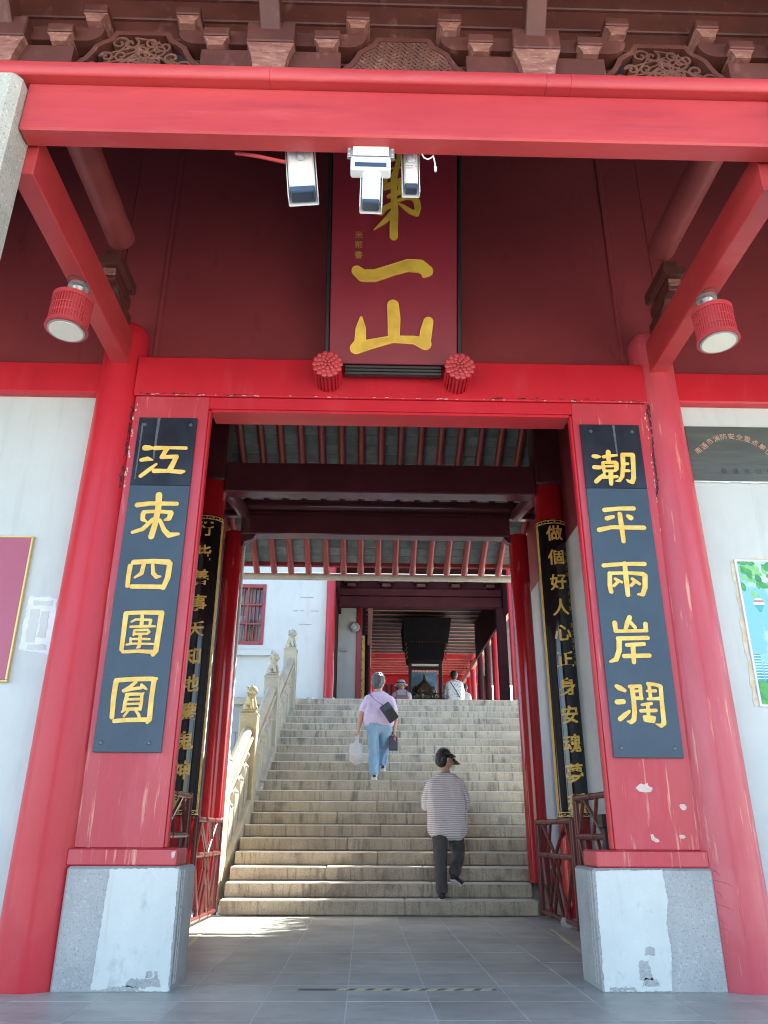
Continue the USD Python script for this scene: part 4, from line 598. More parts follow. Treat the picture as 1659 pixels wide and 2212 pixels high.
SMALL = json.loads('''{"行":[[[-13,4,-13,12,55,12,54,4,36,3,36,-52,34,-54,8,-54,6,-51,6,-49,27,-48,27,3]],[[-8,46,51,46,51,38,-8,38]],[[-56,-12,-56,-9,-33,13,-23,27,-15,24,-28,6,-28,-54,-37,-54,-37,-7,-40,-7,-49,-16]],[[-56,26,-44,36,-28,53,-20,50,-22,46,-47,22,-51,20]]],"些":[[[6,53,15,53,16,30,31,36,41,41,48,35,48,34,42,31,15,21,15,4,18,1,42,1,45,3,47,16,55,12,53,0,49,-6,41,-8,20,-8,12,-7,7,-3]],[[-53,-47,53,-47,53,-54,-53,-54]],[[-40,-20,41,-20,41,-28,-40,-28]],[[-55,-3,-49,-2,-47,-1,-47,39,-39,39,-39,0,-28,1,-28,53,-19,53,-19,33,0,32,0,25,-19,24,-19,2,0,3,0,-4,-54,-12]]],"善":[[[-54,-17,-54,-11,-31,-9,-36,-1,-36,2,-50,3,-50,9,-5,10,-6,17,-40,18,-40,24,-5,25,-6,32,-47,33,-47,39,-25,40,-30,50,-22,52,-14,40,13,40,22,53,30,51,25,43,25,40,47,39,47,33,5,32,5,25,40,24,40,18,5,17,4,11,51,9,51,3,35,2,35,-2,31,-9,54,-11,54,-17],[4,-9,20,-10,26,2,5,2],[-26,1,-20,-10,-5,-10,-6,2,-25,2]],[[-38,-54,-38,-26,39,-26,39,-54],[-29,-45,29,-46,30,-33,-28,-33]]],"事":[[[-54,-23,-54,-17,-5,-15,-6,-8,-43,-7,-43,-1,-5,0,-6,7,-39,8,-39,28,-6,29,-5,36,-52,37,-52,43,-6,44,-5,54,4,53,5,44,52,43,52,37,6,36,4,34,5,29,40,28,40,8,5,7,4,1,42,-1,42,-16,55,-17,55,-23,42,-24,42,-45,33,-45,32,-40,5,-40,3,-54,-23,-54,-24,-51,-5,-50,-5,-40,-44,-39,-44,-33,-6,-32,-5,-24],[4,-31,32,-32,33,-24,5,-24],[5,-7,5,-16,33,-16,32,-8],[4,15,30,14,31,22,5,22],[-31,16,-29,14,-6,14,-5,22,-30,22]]],"天":[[[-54,-45,-38,-37,-22,-24,-15,-15,-9,1,-52,3,-52,11,-6,13,-6,39,-48,40,-48,48,47,48,47,40,4,39,4,13,52,11,52,3,8,1,13,-12,27,-29,39,-37,56,-45,52,-49,40,-49,22,-37,9,-22,0,-7,-10,-25,-24,-39,-41,-49,-52,-49]]],"知":[[[6,-54,6,42,49,42,49,-53,40,-53,39,-46,15,-46,14,-54],[14,-35,40,-36,39,33,14,33]],[[-56,-51,-40,-35,-31,-12,-32,-5,-55,-4,-54,4,-30,5,-31,28,-40,27,-48,10,-56,15,-49,26,-40,53,-33,51,-35,37,-2,36,-2,29,-21,28,-21,6,1,4,2,-4,-20,-5,-22,-6,-22,-12,1,-38,1,-40,-5,-46,-24,-24,-33,-41,-45,-54,-53,-54]]],"地":[[[-21,3,-9,9,-9,41,0,41,0,15,3,14,16,20,16,53,24,53,25,24,36,28,43,32,50,30,49,-19,47,-23,43,-25,31,-26,29,-19,38,-18,41,-15,41,20,25,13,25,-31,16,-31,16,8,3,4,0,2,0,-43,6,-47,41,-47,46,-43,47,-32,49,-31,56,-34,52,-50,47,-54,-4,-53,-7,-50,-9,-39,-9,-3,-19,-4]],[[-56,-30,-40,-22,-40,15,-55,16,-55,23,-40,25,-40,51,-31,51,-31,25,-17,24,-17,16,-31,15,-31,-18,-28,-18,-17,-15,-16,-22,-50,-38,-53,-38]]],"鑒":[[[-56,-19,-55,-17,-30,-10,-15,-3,-50,-1,-50,47,-3,47,-3,42,-19,41,-19,35,-4,33,-3,31,6,41,11,53,19,51,17,47,18,45,55,43,55,38,33,36,40,29,40,27,52,26,52,-1,12,-3,32,-11,54,-16,56,-17,53,-22,49,-23,26,-17,25,-21,4,-23,5,-28,41,-29,41,-34,25,-35,25,-37,29,-38,30,-39,25,-49,50,-50,50,-54,-51,-54,-51,-50,-25,-49,-29,-40,-27,-35,-41,-34,-41,-29,-5,-28,-4,-23,-24,-21,-25,-17,-52,-24],[37,6,45,5,44,20,37,20],[24,6,32,5,31,20,24,20],[7,28,8,26,29,28,19,38,12,37],[5,-36,5,-50,16,-49,22,-36],[11,6,19,5,18,20,11,20],[-16,-14,-15,-16,16,-14,0,-5],[-19,7,-17,4,-2,4,4,6,4,24,-4,28,-4,14,-18,13],[-21,-35,-15,-49,-4,-49,-4,-37,-5,-35],[-41,28,-41,20,-12,20,-13,27],[-41,35,-28,34,-27,41,-41,41],[-41,6,-28,5,-27,13,-41,13]]],"鬼":[[[-53,-51,-31,-38,-19,-26,-11,-11,-42,-8,-41,41,-13,42,-7,54,3,51,-1,44,0,42,40,41,40,-9,24,-10,25,-12,30,-14,30,-15,23,-30,34,-29,32,-22,38,-21,45,-34,55,-39,54,-48,50,-54,2,-54,-2,-45,-3,-20,-17,-38,-34,-51,-40,-54,-51,-54],[0,-11,0,-13,7,-14,7,-44,8,-47,42,-48,46,-46,47,-39,41,-39,38,-36,13,-39,11,-34,18,-25,23,-10],[2,0,30,-1,31,12,5,12],[5,34,5,20,29,20,31,21,30,33],[-32,21,-6,20,-5,33,-32,33],[-33,0,-8,-1,-6,12,-32,12]]],"神":[[[-9,33,16,34,17,54,25,53,26,34,51,33,51,-29,42,-29,41,-25,25,-25,25,-54,16,-54,15,-25,1,-25,-1,-30,-9,-29],[25,-15,42,-16,42,0,25,0],[25,10,42,9,42,25,25,25],[0,-15,16,-16,16,0,0,0],[0,10,16,9,16,25,0,25]],[[-56,-14,-38,2,-24,22,-25,24,-54,25,-54,32,-32,33,-33,38,-41,49,-36,52,-33,52,-23,38,-28,33,-16,32,-13,30,-19,15,-27,3,-12,-12,-12,-15,-17,-20,-26,-9,-29,-9,-29,-54,-37,-54,-37,-12,-40,-12,-50,-21,-53,-21]]],"欽":[[[-13,-53,-5,-47,6,-35,15,-13,18,16,26,16,25,-3,32,-24,39,-36,57,-51,54,-54,44,-54,34,-44,22,-22,12,-41,1,-53,-11,-54]],[[-55,24,-37,42,-31,53,-23,51,-25,45,-5,30,-7,24,-12,22,-12,15,-25,13,-24,2,-8,1,-8,-6,-25,-7,-25,-39,-21,-39,-8,-37,-8,-44,-52,-53,-54,-46,-36,-42,-33,-40,-33,-7,-52,-6,-52,1,-34,2,-33,13,-45,15,-46,19,-52,16],[-41,24,-40,22,-12,24,-29,38]],[[-6,3,3,24,9,53,18,52,15,32,50,31,54,29,45,-1,38,2,43,18,42,23,13,23,3,1,0,-1]],[[-16,-35,-22,-34,-22,-32,-17,-12,-15,-12,-10,-14,-10,-17]],[[-50,-15,-43,-14,-41,-21,-39,-35,-44,-37,-46,-36]]],"做":[[[-27,22,-27,30,-11,31,-11,52,-2,52,-2,31,14,30,14,22,-2,21,-2,0,9,-1,8,4,13,12,20,33,23,53,32,52,28,30,55,30,55,22,49,20,46,-3,37,-28,45,-41,56,-50,55,-53,46,-54,32,-38,18,-53,7,-54,5,-52,19,-41,28,-28,19,3,14,-4,11,-5,11,-44,-15,-44,-16,-52,-24,-52,-24,-1,-11,0,-11,21],[26,22,27,1,31,-14,33,-15,38,-2,41,21],[-15,-9,-16,-35,2,-36,3,-10]],[[-58,4,-43,26,-33,52,-30,53,-24,51,-33,27,-33,-54,-42,-54,-42,7,-45,7,-52,-4,-54,-4]]],"個":[[[-19,46,51,46,51,-54,43,-54,41,-50,-10,-50,-11,-54,-19,-54],[-11,-41,43,-41,42,38,-11,37]],[[-6,14,-6,21,12,21,13,35,20,34,21,21,39,20,39,14,20,13,20,0,34,0,34,-32,-1,-32,-1,0,12,0,12,13],[6,-24,27,-25,27,-7,6,-7]],[[-58,5,-43,26,-32,53,-24,51,-25,44,-33,27,-33,-54,-42,-54,-42,7,-45,7,-52,-4,-54,-4]]],"好":[[[-9,-7,-9,1,19,2,19,15,33,30,35,35,34,36,-3,37,-3,44,47,44,51,41,45,31,29,14,29,3,55,1,55,-7,29,-8,29,-47,27,-54,3,-54,1,-50,19,-49,19,-8]],[[-56,-50,-44,-42,-34,-28,-52,-13,-44,19,-55,21,-55,28,-42,29,-38,53,-30,52,-33,29,-9,27,-13,-2,-21,-25,-12,-34,-8,-40,-13,-46,-15,-46,-26,-35,-45,-54,-54,-54],[-35,20,-41,-11,-28,-18,-20,6,-19,20]]],"人":[[[-54,-49,-38,-39,-21,-18,-9,12,-5,53,5,53,5,27,15,-6,28,-28,38,-38,54,-47,55,-50,51,-54,44,-54,23,-37,13,-23,0,6,-12,-23,-22,-37,-42,-54,-50,-54]]],"心":[[[32,13,40,16,49,-5,56,-30,47,-33]],[[-25,22,-15,22,-15,-43,-11,-45,20,-44,23,-41,25,-33,25,-20,27,-20,34,-24,34,-31,31,-46,26,-52,-19,-52,-23,-49,-25,-41]],[[-19,45,-14,51,-10,50,12,33,20,24,13,18,-2,33]],[[-55,-32,-48,-12,-44,13,-37,12,-35,11,-36,2,-44,-34,-47,-37]]],"正":[[[-54,-49,-54,-40,-37,-39,-37,17,-28,17,-28,-39,-2,-39,-2,38,-49,39,-49,48,50,48,50,39,8,38,8,7,45,7,45,-2,8,-2,8,-39,54,-40,54,-49]]],"身":[[[-55,-52,-19,-39,8,-24,7,-22,-51,-22,-51,-15,-35,-14,-35,41,-11,42,-5,54,5,51,1,44,2,42,33,41,33,-1,37,0,44,10,52,7,52,6,33,-16,32,-52,30,-54,2,-54,0,-50,0,-49,24,-47,23,-25,4,-37,-28,-52,-34,-54,-53,-54],[-26,-13,22,-14,24,-13,24,-3,-25,-3],[-26,6,23,5,24,15,-25,15],[-26,24,23,23,24,33,-25,33]]],"安":[[[-52,6,-20,7,-10,26,0,23,-7,9,-6,7,52,6,52,-2,29,-3,22,-18,13,-30,39,-43,49,-49,49,-50,45,-54,37,-54,4,-38,-18,-50,-30,-54,-47,-54,-50,-50,-23,-42,-7,-33,-37,-21,-26,-6,-26,-3,-52,-2],[-21,-17,3,-26,14,-13,18,-3,-13,-3,-21,-14]],[[-49,39,-7,40,-6,43,-10,51,-1,53,6,40,48,39,49,15,39,15,38,30,-39,30,-40,15,-49,15]]],"魂":[[[-16,-51,-9,-47,3,-34,12,-13,11,-10,-7,-8,-7,40,10,41,16,54,25,52,22,41,49,40,49,-8,38,-11,42,-14,40,-20,46,-21,51,-32,52,-40,55,-42,53,-52,51,-54,20,-54,17,-51,16,-29,7,-43,-4,-54,-13,-54],[26,-47,45,-48,48,-44,46,-36,29,-39,26,-37],[40,-23,37,-31,43,-30],[23,0,39,-1,40,12,25,12],[25,21,40,20,40,33,25,33],[25,-14,25,-31,27,-32,32,-24,35,-10,21,-10,21,-13],[2,21,17,20,17,33,2,33],[2,0,14,-1,16,12,2,12]],[[-55,7,-55,14,-11,14,-11,7,-31,6,-42,-24,-39,-25,-22,-22,-28,-7,-21,-5,-14,-19,-9,-35,-17,-37,-18,-30,-22,-30,-52,-36,-54,-29,-45,-12,-41,5]],[[-51,41,-14,41,-14,34,-51,34]]],"夢":[[[-53,38,-53,45,-26,46,-25,53,-16,53,-15,46,15,46,16,53,25,54,26,46,53,45,53,38,26,37,25,32,16,32,15,37,-15,37,-16,32,-25,32,-26,37]],[[-52,-23,-52,-4,52,-4,52,-23,43,-23,42,-11,-3,-11,-4,-17,30,-18,34,-21,28,-29,12,-41,-9,-50,-24,-54,-47,-54,-49,-50,-14,-43,-14,-41,-26,-30,-35,-33,-40,-27,-24,-20,-18,-17,-14,-11,-42,-11,-43,-23],[-19,-27,-4,-39,7,-34,17,-26,-16,-24]],[[-42,28,44,28,44,4,-42,4],[17,11,34,10,35,22,18,22],[-8,21,-8,10,9,10,8,22],[-33,21,-33,10,-16,10,-17,22]]],"穩":[[[37,-37,37,-34,43,-32,55,-52,47,-54]],[[-14,9,-14,15,15,16,14,22,-10,22,-10,28,-4,29,-8,36,-8,40,-12,40,-13,46,24,49,44,53,48,53,52,49,50,46,41,44,47,41,41,29,50,28,50,22,24,22,23,16,54,15,54,9],[20,42,24,32,23,28,30,28,36,35,39,43,25,43],[0,41,4,32,3,28,16,29,12,41]],[[-12,-27,-12,-21,41,-20,40,-15,-9,-15,-10,-9,40,-9,41,-4,-12,-3,-12,3,49,3,49,-27,18,-27,18,-30,28,-38,25,-43,22,-43,9,-31,9,-27]],[[-2,-32,6,-32,6,-47,9,-50,29,-50,32,-43,34,-43,39,-45,38,-53,0,-54,-2,-50]],[[-21,-52,-12,-33,-6,-34,-5,-37,-12,-54,-20,-54]],[[-57,-28,-46,-8,-40,8,-41,11,-55,11,-55,19,-38,20,-38,37,-52,36,-54,43,-22,52,-19,45,-30,40,-30,20,-18,19,-18,11,-29,11,-30,3,-17,-15,-22,-21,-27,-11,-30,-12,-30,-54,-38,-54,-38,-12,-41,-13,-52,-36]]],"南":[[[-53,41,-6,42,-5,54,5,53,6,42,52,41,53,33,5,31,6,20,47,19,46,-53,19,-54,18,-52,18,-51,37,-50,37,11,17,11,22,7,22,6,16,-7,29,-8,29,-14,4,-16,5,-26,31,-27,31,-34,5,-35,4,-54,-5,-54,-5,-35,-31,-34,-30,-27,-5,-26,-6,-15,-28,-14,-28,-8,-16,-7,-22,7,-17,9,-16,11,-36,12,-37,-54,-46,-54,-46,19,-6,20,-5,31,-53,33],[-15,9,-8,-2,-8,-7,6,-8,14,10,-14,12]]],"通":[[[-55,-46,-38,-32,-38,0,-54,1,-55,10,-29,10,-29,-33,-15,-42,-1,-45,56,-43,54,-52,-7,-52,-18,-49,-32,-40,-37,-40,-47,-52,-52,-52]],[[-16,25,12,25,12,28,-4,34,-5,37,-1,40,3,40,18,34,31,43,-16,44,-16,51,46,51,50,48,45,42,27,30,34,25,50,25,49,-35,43,-38,29,-38,27,-31,41,-30,40,-17,22,-17,21,-37,12,-37,12,-17,-7,-17,-8,-38,-16,-38],[21,-9,40,-10,41,0,22,1],[21,9,40,8,41,17,22,18],[-8,-9,11,-10,12,0,-7,1],[-8,9,11,8,12,17,-7,18]],[[-52,46,-47,50,-43,49,-25,30,-33,25]]],"市":[[[-54,27,-54,35,-4,36,-5,42,-10,50,-10,51,-5,53,0,52,9,36,54,35,54,27,4,26,5,11,43,10,43,-38,38,-42,33,-43,17,-43,14,-35,34,-34,34,1,5,1,4,-54,-5,-54,-5,1,-32,1,-33,-43,-42,-43,-42,10,-6,11,-5,26]]],"消":[[[31,28,43,49,52,46,39,24,32,26]],[[-15,18,12,19,12,52,21,53,21,19,47,18,46,-54,23,-54,22,-52,22,-50,36,-49,39,-47,38,-32,-5,-32,-6,-54,-15,-54],[-6,-22,38,-23,39,-11,-5,-11],[-6,-1,38,-2,39,9,-5,9]],[[-17,46,-10,48,-7,45,1,31,1,26,-6,23]],[[-49,48,-43,51,-27,41,-24,37,-30,32,-49,45]],[[-52,-51,-32,-13,-28,-14,-25,-17,-25,-19,-42,-54,-48,-54]],[[-55,13,-49,19,-31,8,-29,5,-35,0]]],"防":[[[-50,48,-19,49,-13,45,-16,34,16,34,17,37,12,51,21,53,26,34,54,34,54,25,14,25,12,21,13,6,47,6,45,-40,43,-50,40,-54,15,-54,14,-51,14,-48,31,-49,35,-43,38,-11,37,-2,11,-2,5,-29,-2,-42,-14,-54,-23,-54,-26,-51,-12,-40,-3,-24,2,-4,4,24,-15,25,-15,33,-18,33,-25,12,-15,-6,-15,-22,-17,-27,-21,-30,-35,-31,-37,-23,-28,-23,-23,-18,-24,-5,-34,10,-25,39,-41,40,-42,-54,-50,-54]]],"全":[[[-51,0,-56,8,-45,13,-23,28,-9,42,-1,54,6,51,6,45,19,32,57,6,51,-1,38,6,37,0,5,0,5,-19,37,-19,37,-27,6,-27,5,-46,51,-47,51,-55,-51,-55,-51,-47,-5,-47,-5,-27,-36,-27,-36,-19,-6,-19,-5,-1,-36,0,-37,6],[-32,10,-31,8,33,9,0,40,-19,20]]],"重":[[[-54,-54,-54,-47,-5,-46,-6,-36,-45,-36,-45,-29,-5,-28,-6,-20,-41,-20,-41,17,-6,17,-5,24,-53,25,-53,32,-6,32,-5,40,-42,39,-44,46,12,49,37,53,41,45,5,41,4,33,53,32,53,25,5,25,4,19,6,17,42,17,42,-20,5,-20,4,-28,46,-29,46,-36,5,-36,4,-46,54,-47,54,-54],[4,-12,32,-13,33,-5,5,-4],[4,3,32,2,33,10,5,11],[-32,-12,-6,-13,-5,-5,-31,-4],[-32,3,-6,2,-5,10,-31,11]]],"点":[[[31,-34,31,-31,39,-29,54,-53,44,-54]],[[-40,-22,-40,17,-5,17,-5,53,4,53,5,41,49,41,49,32,4,31,5,17,40,17,40,-22],[-32,-12,-30,-14,30,-14,31,7,-31,8]],[[6,-33,11,-31,15,-32,23,-54,13,-54]],[[-19,-33,-10,-33,-8,-54,-17,-54]],[[-55,-53,-46,-44,-39,-29,-31,-31,-33,-39,-43,-54]]],"单":[[[-54,-36,-54,-28,-5,-27,-6,-16,-42,-16,-42,33,-22,34,-31,48,-30,51,-24,53,-16,44,-10,33,13,33,25,53,35,50,25,34,43,33,43,-16,5,-16,4,-26,6,-28,54,-28,54,-36,5,-36,4,-54,-5,-54,-6,-36],[4,-7,33,-8,34,4,5,5],[4,13,33,12,34,24,5,25],[-33,-7,-6,-8,-5,4,-32,5],[-33,13,-6,12,-5,24,-32,25]]],"位":[[[-21,-45,21,-44,29,-12,32,13,33,15,42,14,30,-44,55,-45,54,-53,-21,-53]],[[-16,31,13,32,9,52,17,53,23,37,19,32,50,31,50,23,-16,23]],[[-8,13,1,14,9,-30,9,-36,7,-37,0,-38,-2,-16]],[[-55,5,-39,25,-26,52,-17,50,-29,25,-29,-54,-38,-54,-38,7,-41,7,-49,-3,-52,-2]]],"米":[[[-55,-45,-37,-32,-19,-13,-14,-4,-53,-2,-53,6,-5,7,-4,53,5,52,5,7,53,6,53,-2,14,-4,20,-14,37,-31,56,-44,50,-51,31,-38,6,-10,5,-54,-5,-54,-6,-10,-22,-30,-42,-48,-50,-52]],[[20,16,37,46,47,43,31,17,28,14]],[[-46,42,-40,45,-36,44,-27,31,-21,18,-30,15,-36,28]]],"芾":[[[-53,34,-53,41,-27,42,-27,53,-18,53,-17,42,16,42,18,43,18,53,26,54,28,42,53,41,53,34,27,33,26,21,18,21,17,33,-17,33,-18,21,-27,20,-28,33]],[[-51,7,-51,14,-6,15,-5,27,4,27,4,17,6,15,51,14,51,7,4,6,5,-6,43,-7,42,-45,34,-49,19,-49,17,-42,32,-41,34,-40,34,-15,6,-15,4,-17,4,-54,-5,-54,-5,-15,-32,-14,-33,-49,-42,-49,-42,-7,-6,-6,-5,6]]],"書":[[[-53,-15,-53,-9,-5,-8,-6,-2,-45,-1,-45,4,-5,6,-6,11,-42,12,-42,17,-5,19,-6,24,-53,25,-53,31,-5,32,-6,38,-41,39,-41,44,-6,45,-5,53,4,53,5,45,39,44,39,32,53,31,53,25,39,24,39,12,4,10,5,5,45,4,45,-1,5,-2,5,-8,53,-9,53,-15],[4,19,29,18,30,24,5,24],[5,38,5,32,30,32,29,38]],[[-38,-21,39,-21,39,-54,-38,-54],[-29,-47,29,-48,30,-42,-28,-41],[-29,-33,29,-34,30,-28,-28,-27]]],"公":[[[11,49,20,52,35,27,55,7,49,-1,39,7,29,19]],[[-44,-38,-38,-35,-26,-20,-3,18,4,15,5,12,-26,-36,26,-33,25,-28,14,-15,15,-12,22,-10,41,-34,50,-48,50,-51,40,-53,33,-42,-22,-45,-41,-48]],[[-53,6,-36,24,-27,38,-22,50,-12,49,-20,30,-33,11,-45,-1,-52,3]]],"元":[[[-54,-47,-41,-39,-32,-30,-26,-18,-23,4,-53,6,-53,14,53,14,53,6,19,4,19,-40,22,-42,43,-42,46,-36,46,-22,48,-22,55,-25,54,-39,49,-49,14,-49,11,-46,9,6,-13,5,-16,-17,-25,-36,-34,-45,-41,-49,-51,-49]],[[-42,48,43,48,43,40,-42,40]]],"二":[[[-53,-31,53,-31,53,-41,-53,-41]],[[-43,40,43,40,43,30,-43,30]]],"零":[[[-51,-20,-55,-13,-20,-3,1,9,8,5,7,1,15,-2,56,-12,53,-18,49,-20,18,-11,-2,-2,-22,-12,-47,-20]],[[-39,-20,-1,-20,0,-17,-8,-11,-8,-9,-2,-6,7,-14,7,-20,36,-20,40,-25,14,-43,15,-45,25,-49,25,-52,11,-52,-24,-40,-25,-37,-20,-33,2,-40,19,-32,22,-30,22,-27,-39,-27]],[[10,6,10,12,40,12,40,6]],[[-51,37,-5,38,-6,44,-44,44,-44,51,44,51,44,44,5,44,4,38,51,37,51,16,43,16,43,29,41,31,5,31,4,12,-5,12,-6,31,-42,31,-43,16,-51,16]],[[10,24,37,24,37,19,10,18]],[[-39,12,-11,12,-11,6,-39,6]],[[-37,24,-11,24,-11,18,-37,18]]],"一":[[[-55,4,55,4,55,-5,-55,-5]]],"八":[[[10,47,19,48,22,21,30,-8,42,-31,56,-45,52,-49,45,-49,40,-44,24,-18,15,11]],[[-56,-46,-44,-33,-33,-11,-26,18,-24,44,-15,45,-14,37,-17,15,-27,-21,-37,-39,-46,-49,-53,-49]]],"年":[[[-54,-30,-54,-22,-34,-21,-34,11,1,12,0,29,-27,30,-46,6,-53,11,-36,33,-27,53,-18,51,-22,42,-21,39,49,38,49,30,11,29,11,12,46,11,46,3,12,2,11,-20,54,-22,54,-30,12,-31,11,-54,1,-54,0,-31],[-25,-20,1,-21,1,2,-25,2]]],"佛":[[[-26,-20,-20,12,-2,13,-2,28,-22,28,-22,36,-2,36,-2,52,6,52,7,36,20,36,20,52,28,52,29,36,50,36,50,4,28,3,29,-12,53,-12,53,-33,49,-46,33,-47,32,-40,41,-40,44,-37,45,-21,29,-20,28,-54,20,-54,20,-21,6,-20,2,-34,-5,-46,-14,-54,-25,-54,-26,-51,-17,-46,-9,-37,-4,-21],[28,13,42,12,42,28,28,28],[6,-11,20,-12,20,4,6,4],[6,13,20,12,20,28,6,28],[-16,-11,-2,-12,-2,4,-14,4]],[[-58,6,-41,27,-29,53,-20,51,-32,25,-32,-54,-41,-54,-41,7,-44,7,-52,-3,-54,-3]]],"曆":[[[-56,-49,-51,-39,-46,-11,-45,50,53,50,53,43,-37,42,-37,1,-32,2,-22,15,-33,17,-33,22,-18,24,-19,29,-32,29,-33,33,-17,36,-5,39,-1,38,2,35,-10,31,-10,23,4,22,4,17,-7,16,-8,15,3,6,3,4,1,0,-2,0,-10,5,-10,-9,-18,-8,-19,5,-30,-6,-37,-4,-40,-30,-45,-48,-47,-51,-54,-51]],[[2,-1,6,1,18,15,17,16,8,17,8,22,24,23,23,30,10,29,8,33,39,39,46,36,44,34,32,31,32,24,52,22,52,17,38,15,48,3,55,-1,51,-6,45,-4,33,8,31,-9,24,-9,23,9,7,-7]],[[-26,-51,-26,-13,43,-13,43,-51],[-17,-42,33,-43,34,-36,-16,-35],[-17,-27,33,-28,34,-21,-16,-20]]],"五":[[[-53,-47,-53,-38,-25,-38,-23,-36,-17,1,-39,2,-39,11,-16,11,-12,29,-13,37,-46,37,-46,46,45,46,45,37,-1,37,-5,12,33,11,29,-37,53,-38,53,-47],[-7,2,-12,-38,20,-38,23,2]]],"六":[[[13,-7,14,-4,20,-1,23,-3,53,-48,54,-51,52,-53,43,-54,35,-38]],[[-53,21,53,21,53,12,-53,12]],[[-11,50,-3,53,-1,52,9,31,9,27,1,24,-1,25]],[[-54,-49,-36,-26,-24,-3,-21,-2,-13,-5,-20,-20,-41,-52,-43,-54,-50,-54]]],"局":[[[-56,-46,-49,-31,-43,-7,-42,50,41,50,41,19,-32,19,-33,10,50,9,47,-38,43,-51,18,-51,16,-47,33,-46,36,-43,40,-14,39,1,-33,1,-38,-27,-46,-47,-50,-51],[-33,28,31,27,32,41,-32,42]],[[-23,-47,-23,-9,23,-9,23,-40,-13,-40,-15,-42,-15,-47],[-14,-17,-14,-33,14,-32,13,-16]]]}''')
def big_shape(strokes):
    """brush strokes (x, z, half width in mm) -> polygon in metres"""
    out = []
    for s in strokes:
        cs = [Point(x/1000, z/1000).buffer(max(w, 1)/1000, 8) for x, z, w in s]
        out += [MultiPoint([*a.exterior.coords, *b.exterior.coords]).convex_hull for a, b in zip(cs, cs[1:])]
    return unary_union(out).buffer(.002).buffer(-.002).simplify(.0007)
def small_shape(ch, size, bold=0.0):
    ps = []
    for rings in SMALL[ch]:
        rr = [np.array(q).reshape(-1, 2)/120.0*size for q in rings]
        ps.append(Polygon(rr[0], rr[1:]).buffer(0))
    g = unary_union(ps)
    return (g.buffer(bold*size) if bold else g).simplify(size*.004)

# ---- name plaque that leans forward over the doorway
PO = np.array([.17, -.055, 3.95]); PV = np.array([0, -.266, .964]); PN = np.array([0, -.964, -.266])
def on_plaque(m):
    """mesh in (u, v, d): d towards the viewer"""
    v = m.vertices; m.vertices = PO+np.outer(v[:, 0], [1, 0, 0])+np.outer(v[:, 1], PV)+np.outer(v[:, 2], PN)
    if m.volume < 0: m.invert()
    return m
pq = thing('name_plaque', 'tall dark red plaque with three large gilded characters leaning over the doorway', 'plaque')
obj('board', on_plaque(box(-.468, .466, .02, 2.12, -.05, 0, .004)), 'plaque_red', pq)
for q in (-1, 1): obj('frame_edge', on_plaque(box(q*.47 if q > 0 else -.505, .503 if q > 0 else -.471, -.02, 2.12, -.06, -.012, .006)), 'ink_black', pq)
for k in range(3): obj('ledge_strip', on_plaque(box(-.355, .355, -.07+k*.028, -.046+k*.028, -.05, .03-.012*k, .005)), 'ink_black', pq)
for n in ('number', 'one', 'mountain'):
    g = big_shape(BIG[n])
    if n == 'number': g = g.intersection(Polygon([(-.46, 0), (.46, 0), (.46, 2.1), (-.46, 2.1)]))
    e = extr(g, .012); obj('character', on_plaque(e), 'gold_plaque', pq, smooth=False)
    if n != 'number':
        rim = g.difference(g.buffer(-.005)); e = extr(rim, .0022); e.apply_translation((0, 0, .012)); obj('gilt_rim', on_plaque(e), 'gold_leaf', pq, smooth=False)
for ch, v in zip('米芾書', (1.012, .935, .856)):
    g = affinity.translate(small_shape(ch, .062, .01), -.266, v)
    e = extr(g, .003); obj('signature', on_plaque(e), 'gold_dark', pq, smooth=False)

# ---- the two flat couplet boards on the door panels
def flat_board(name, label, xa, xb, za, zb, names, seam, streaks, bolts):
    t = thing(name, label, 'sign')
    obj('board', box(xa, xb, .0302, .0498, za, seam-.0006, .002), 'black_board_sky', t)
    obj('board', box(xa, xb, .0300, .0498, seam+.0006, zb, .002), 'black_lacquer_worn', t)
    for n in names:
        g = big_shape(BIG[n])
        obj('character', wallpoly(g, .0262, .0042), 'gold_leaf', t, smooth=False)
    for (x0, z0, x1, z1, w) in streaks:
        pts = [(x0-w, z0), (x0+w, z0), (x1+w*.6, z1), (x1-w*.6, z1)]
        obj('drip_streak', wallpoly(ragged(pts, .02, .0015, int(abs(x0)*1e4)), .0292, .001), 'grey_drip', t)
    for bx, bz in bolts: obj('bolt', [lathe([(0, 0), (.012, 0), (.010, .004), (0, .005)], 0, 0, 14)], 'steel_dark', t) if 0 else obj('bolt', rod((bx, .0301, bz), (bx, .024, bz), .013, .009, 14), 'steel_dark', t)
mat('black_lacquer_worn', (.012, .016, .022), (.018, .022, .03), 4, .22, layers=[((.035, .045, .06), 6, (1, 1, .3), .5, .75, .5)])
mat('grey_drip', (.075, .09, .11), (.11, .12, .14), 20, .6)
mat('steel_dark', (.12, .13, .14), None, 5, .4, metal=.4)
flat_board('couplet_board', 'flat black couplet board with five gold characters on the left door panel', -1.646, -1.233, 1.246, 3.548, ('river', 'east', 'four', 'around', 'round'), 3.015,
           [(-1.615, 3.50, -1.618, 3.06, .006), (-1.505, 3.545, -1.508, 3.22, .010)], [(-1.60, 3.49), (-1.275, 3.49), (-1.60, 1.30), (-1.31, 1.30)])
flat_board('couplet_board', 'flat black couplet board with five gold characters on the right door panel', 1.524, 1.955, 1.234, 3.547, ('tide', 'level', 'both', 'shore', 'wide'), 3.04,
           [(1.768, 3.545, 1.772, 3.29, .008)], [(1.60, 3.49), (1.90, 3.49), (1.575, 1.29), (1.905, 1.29)])

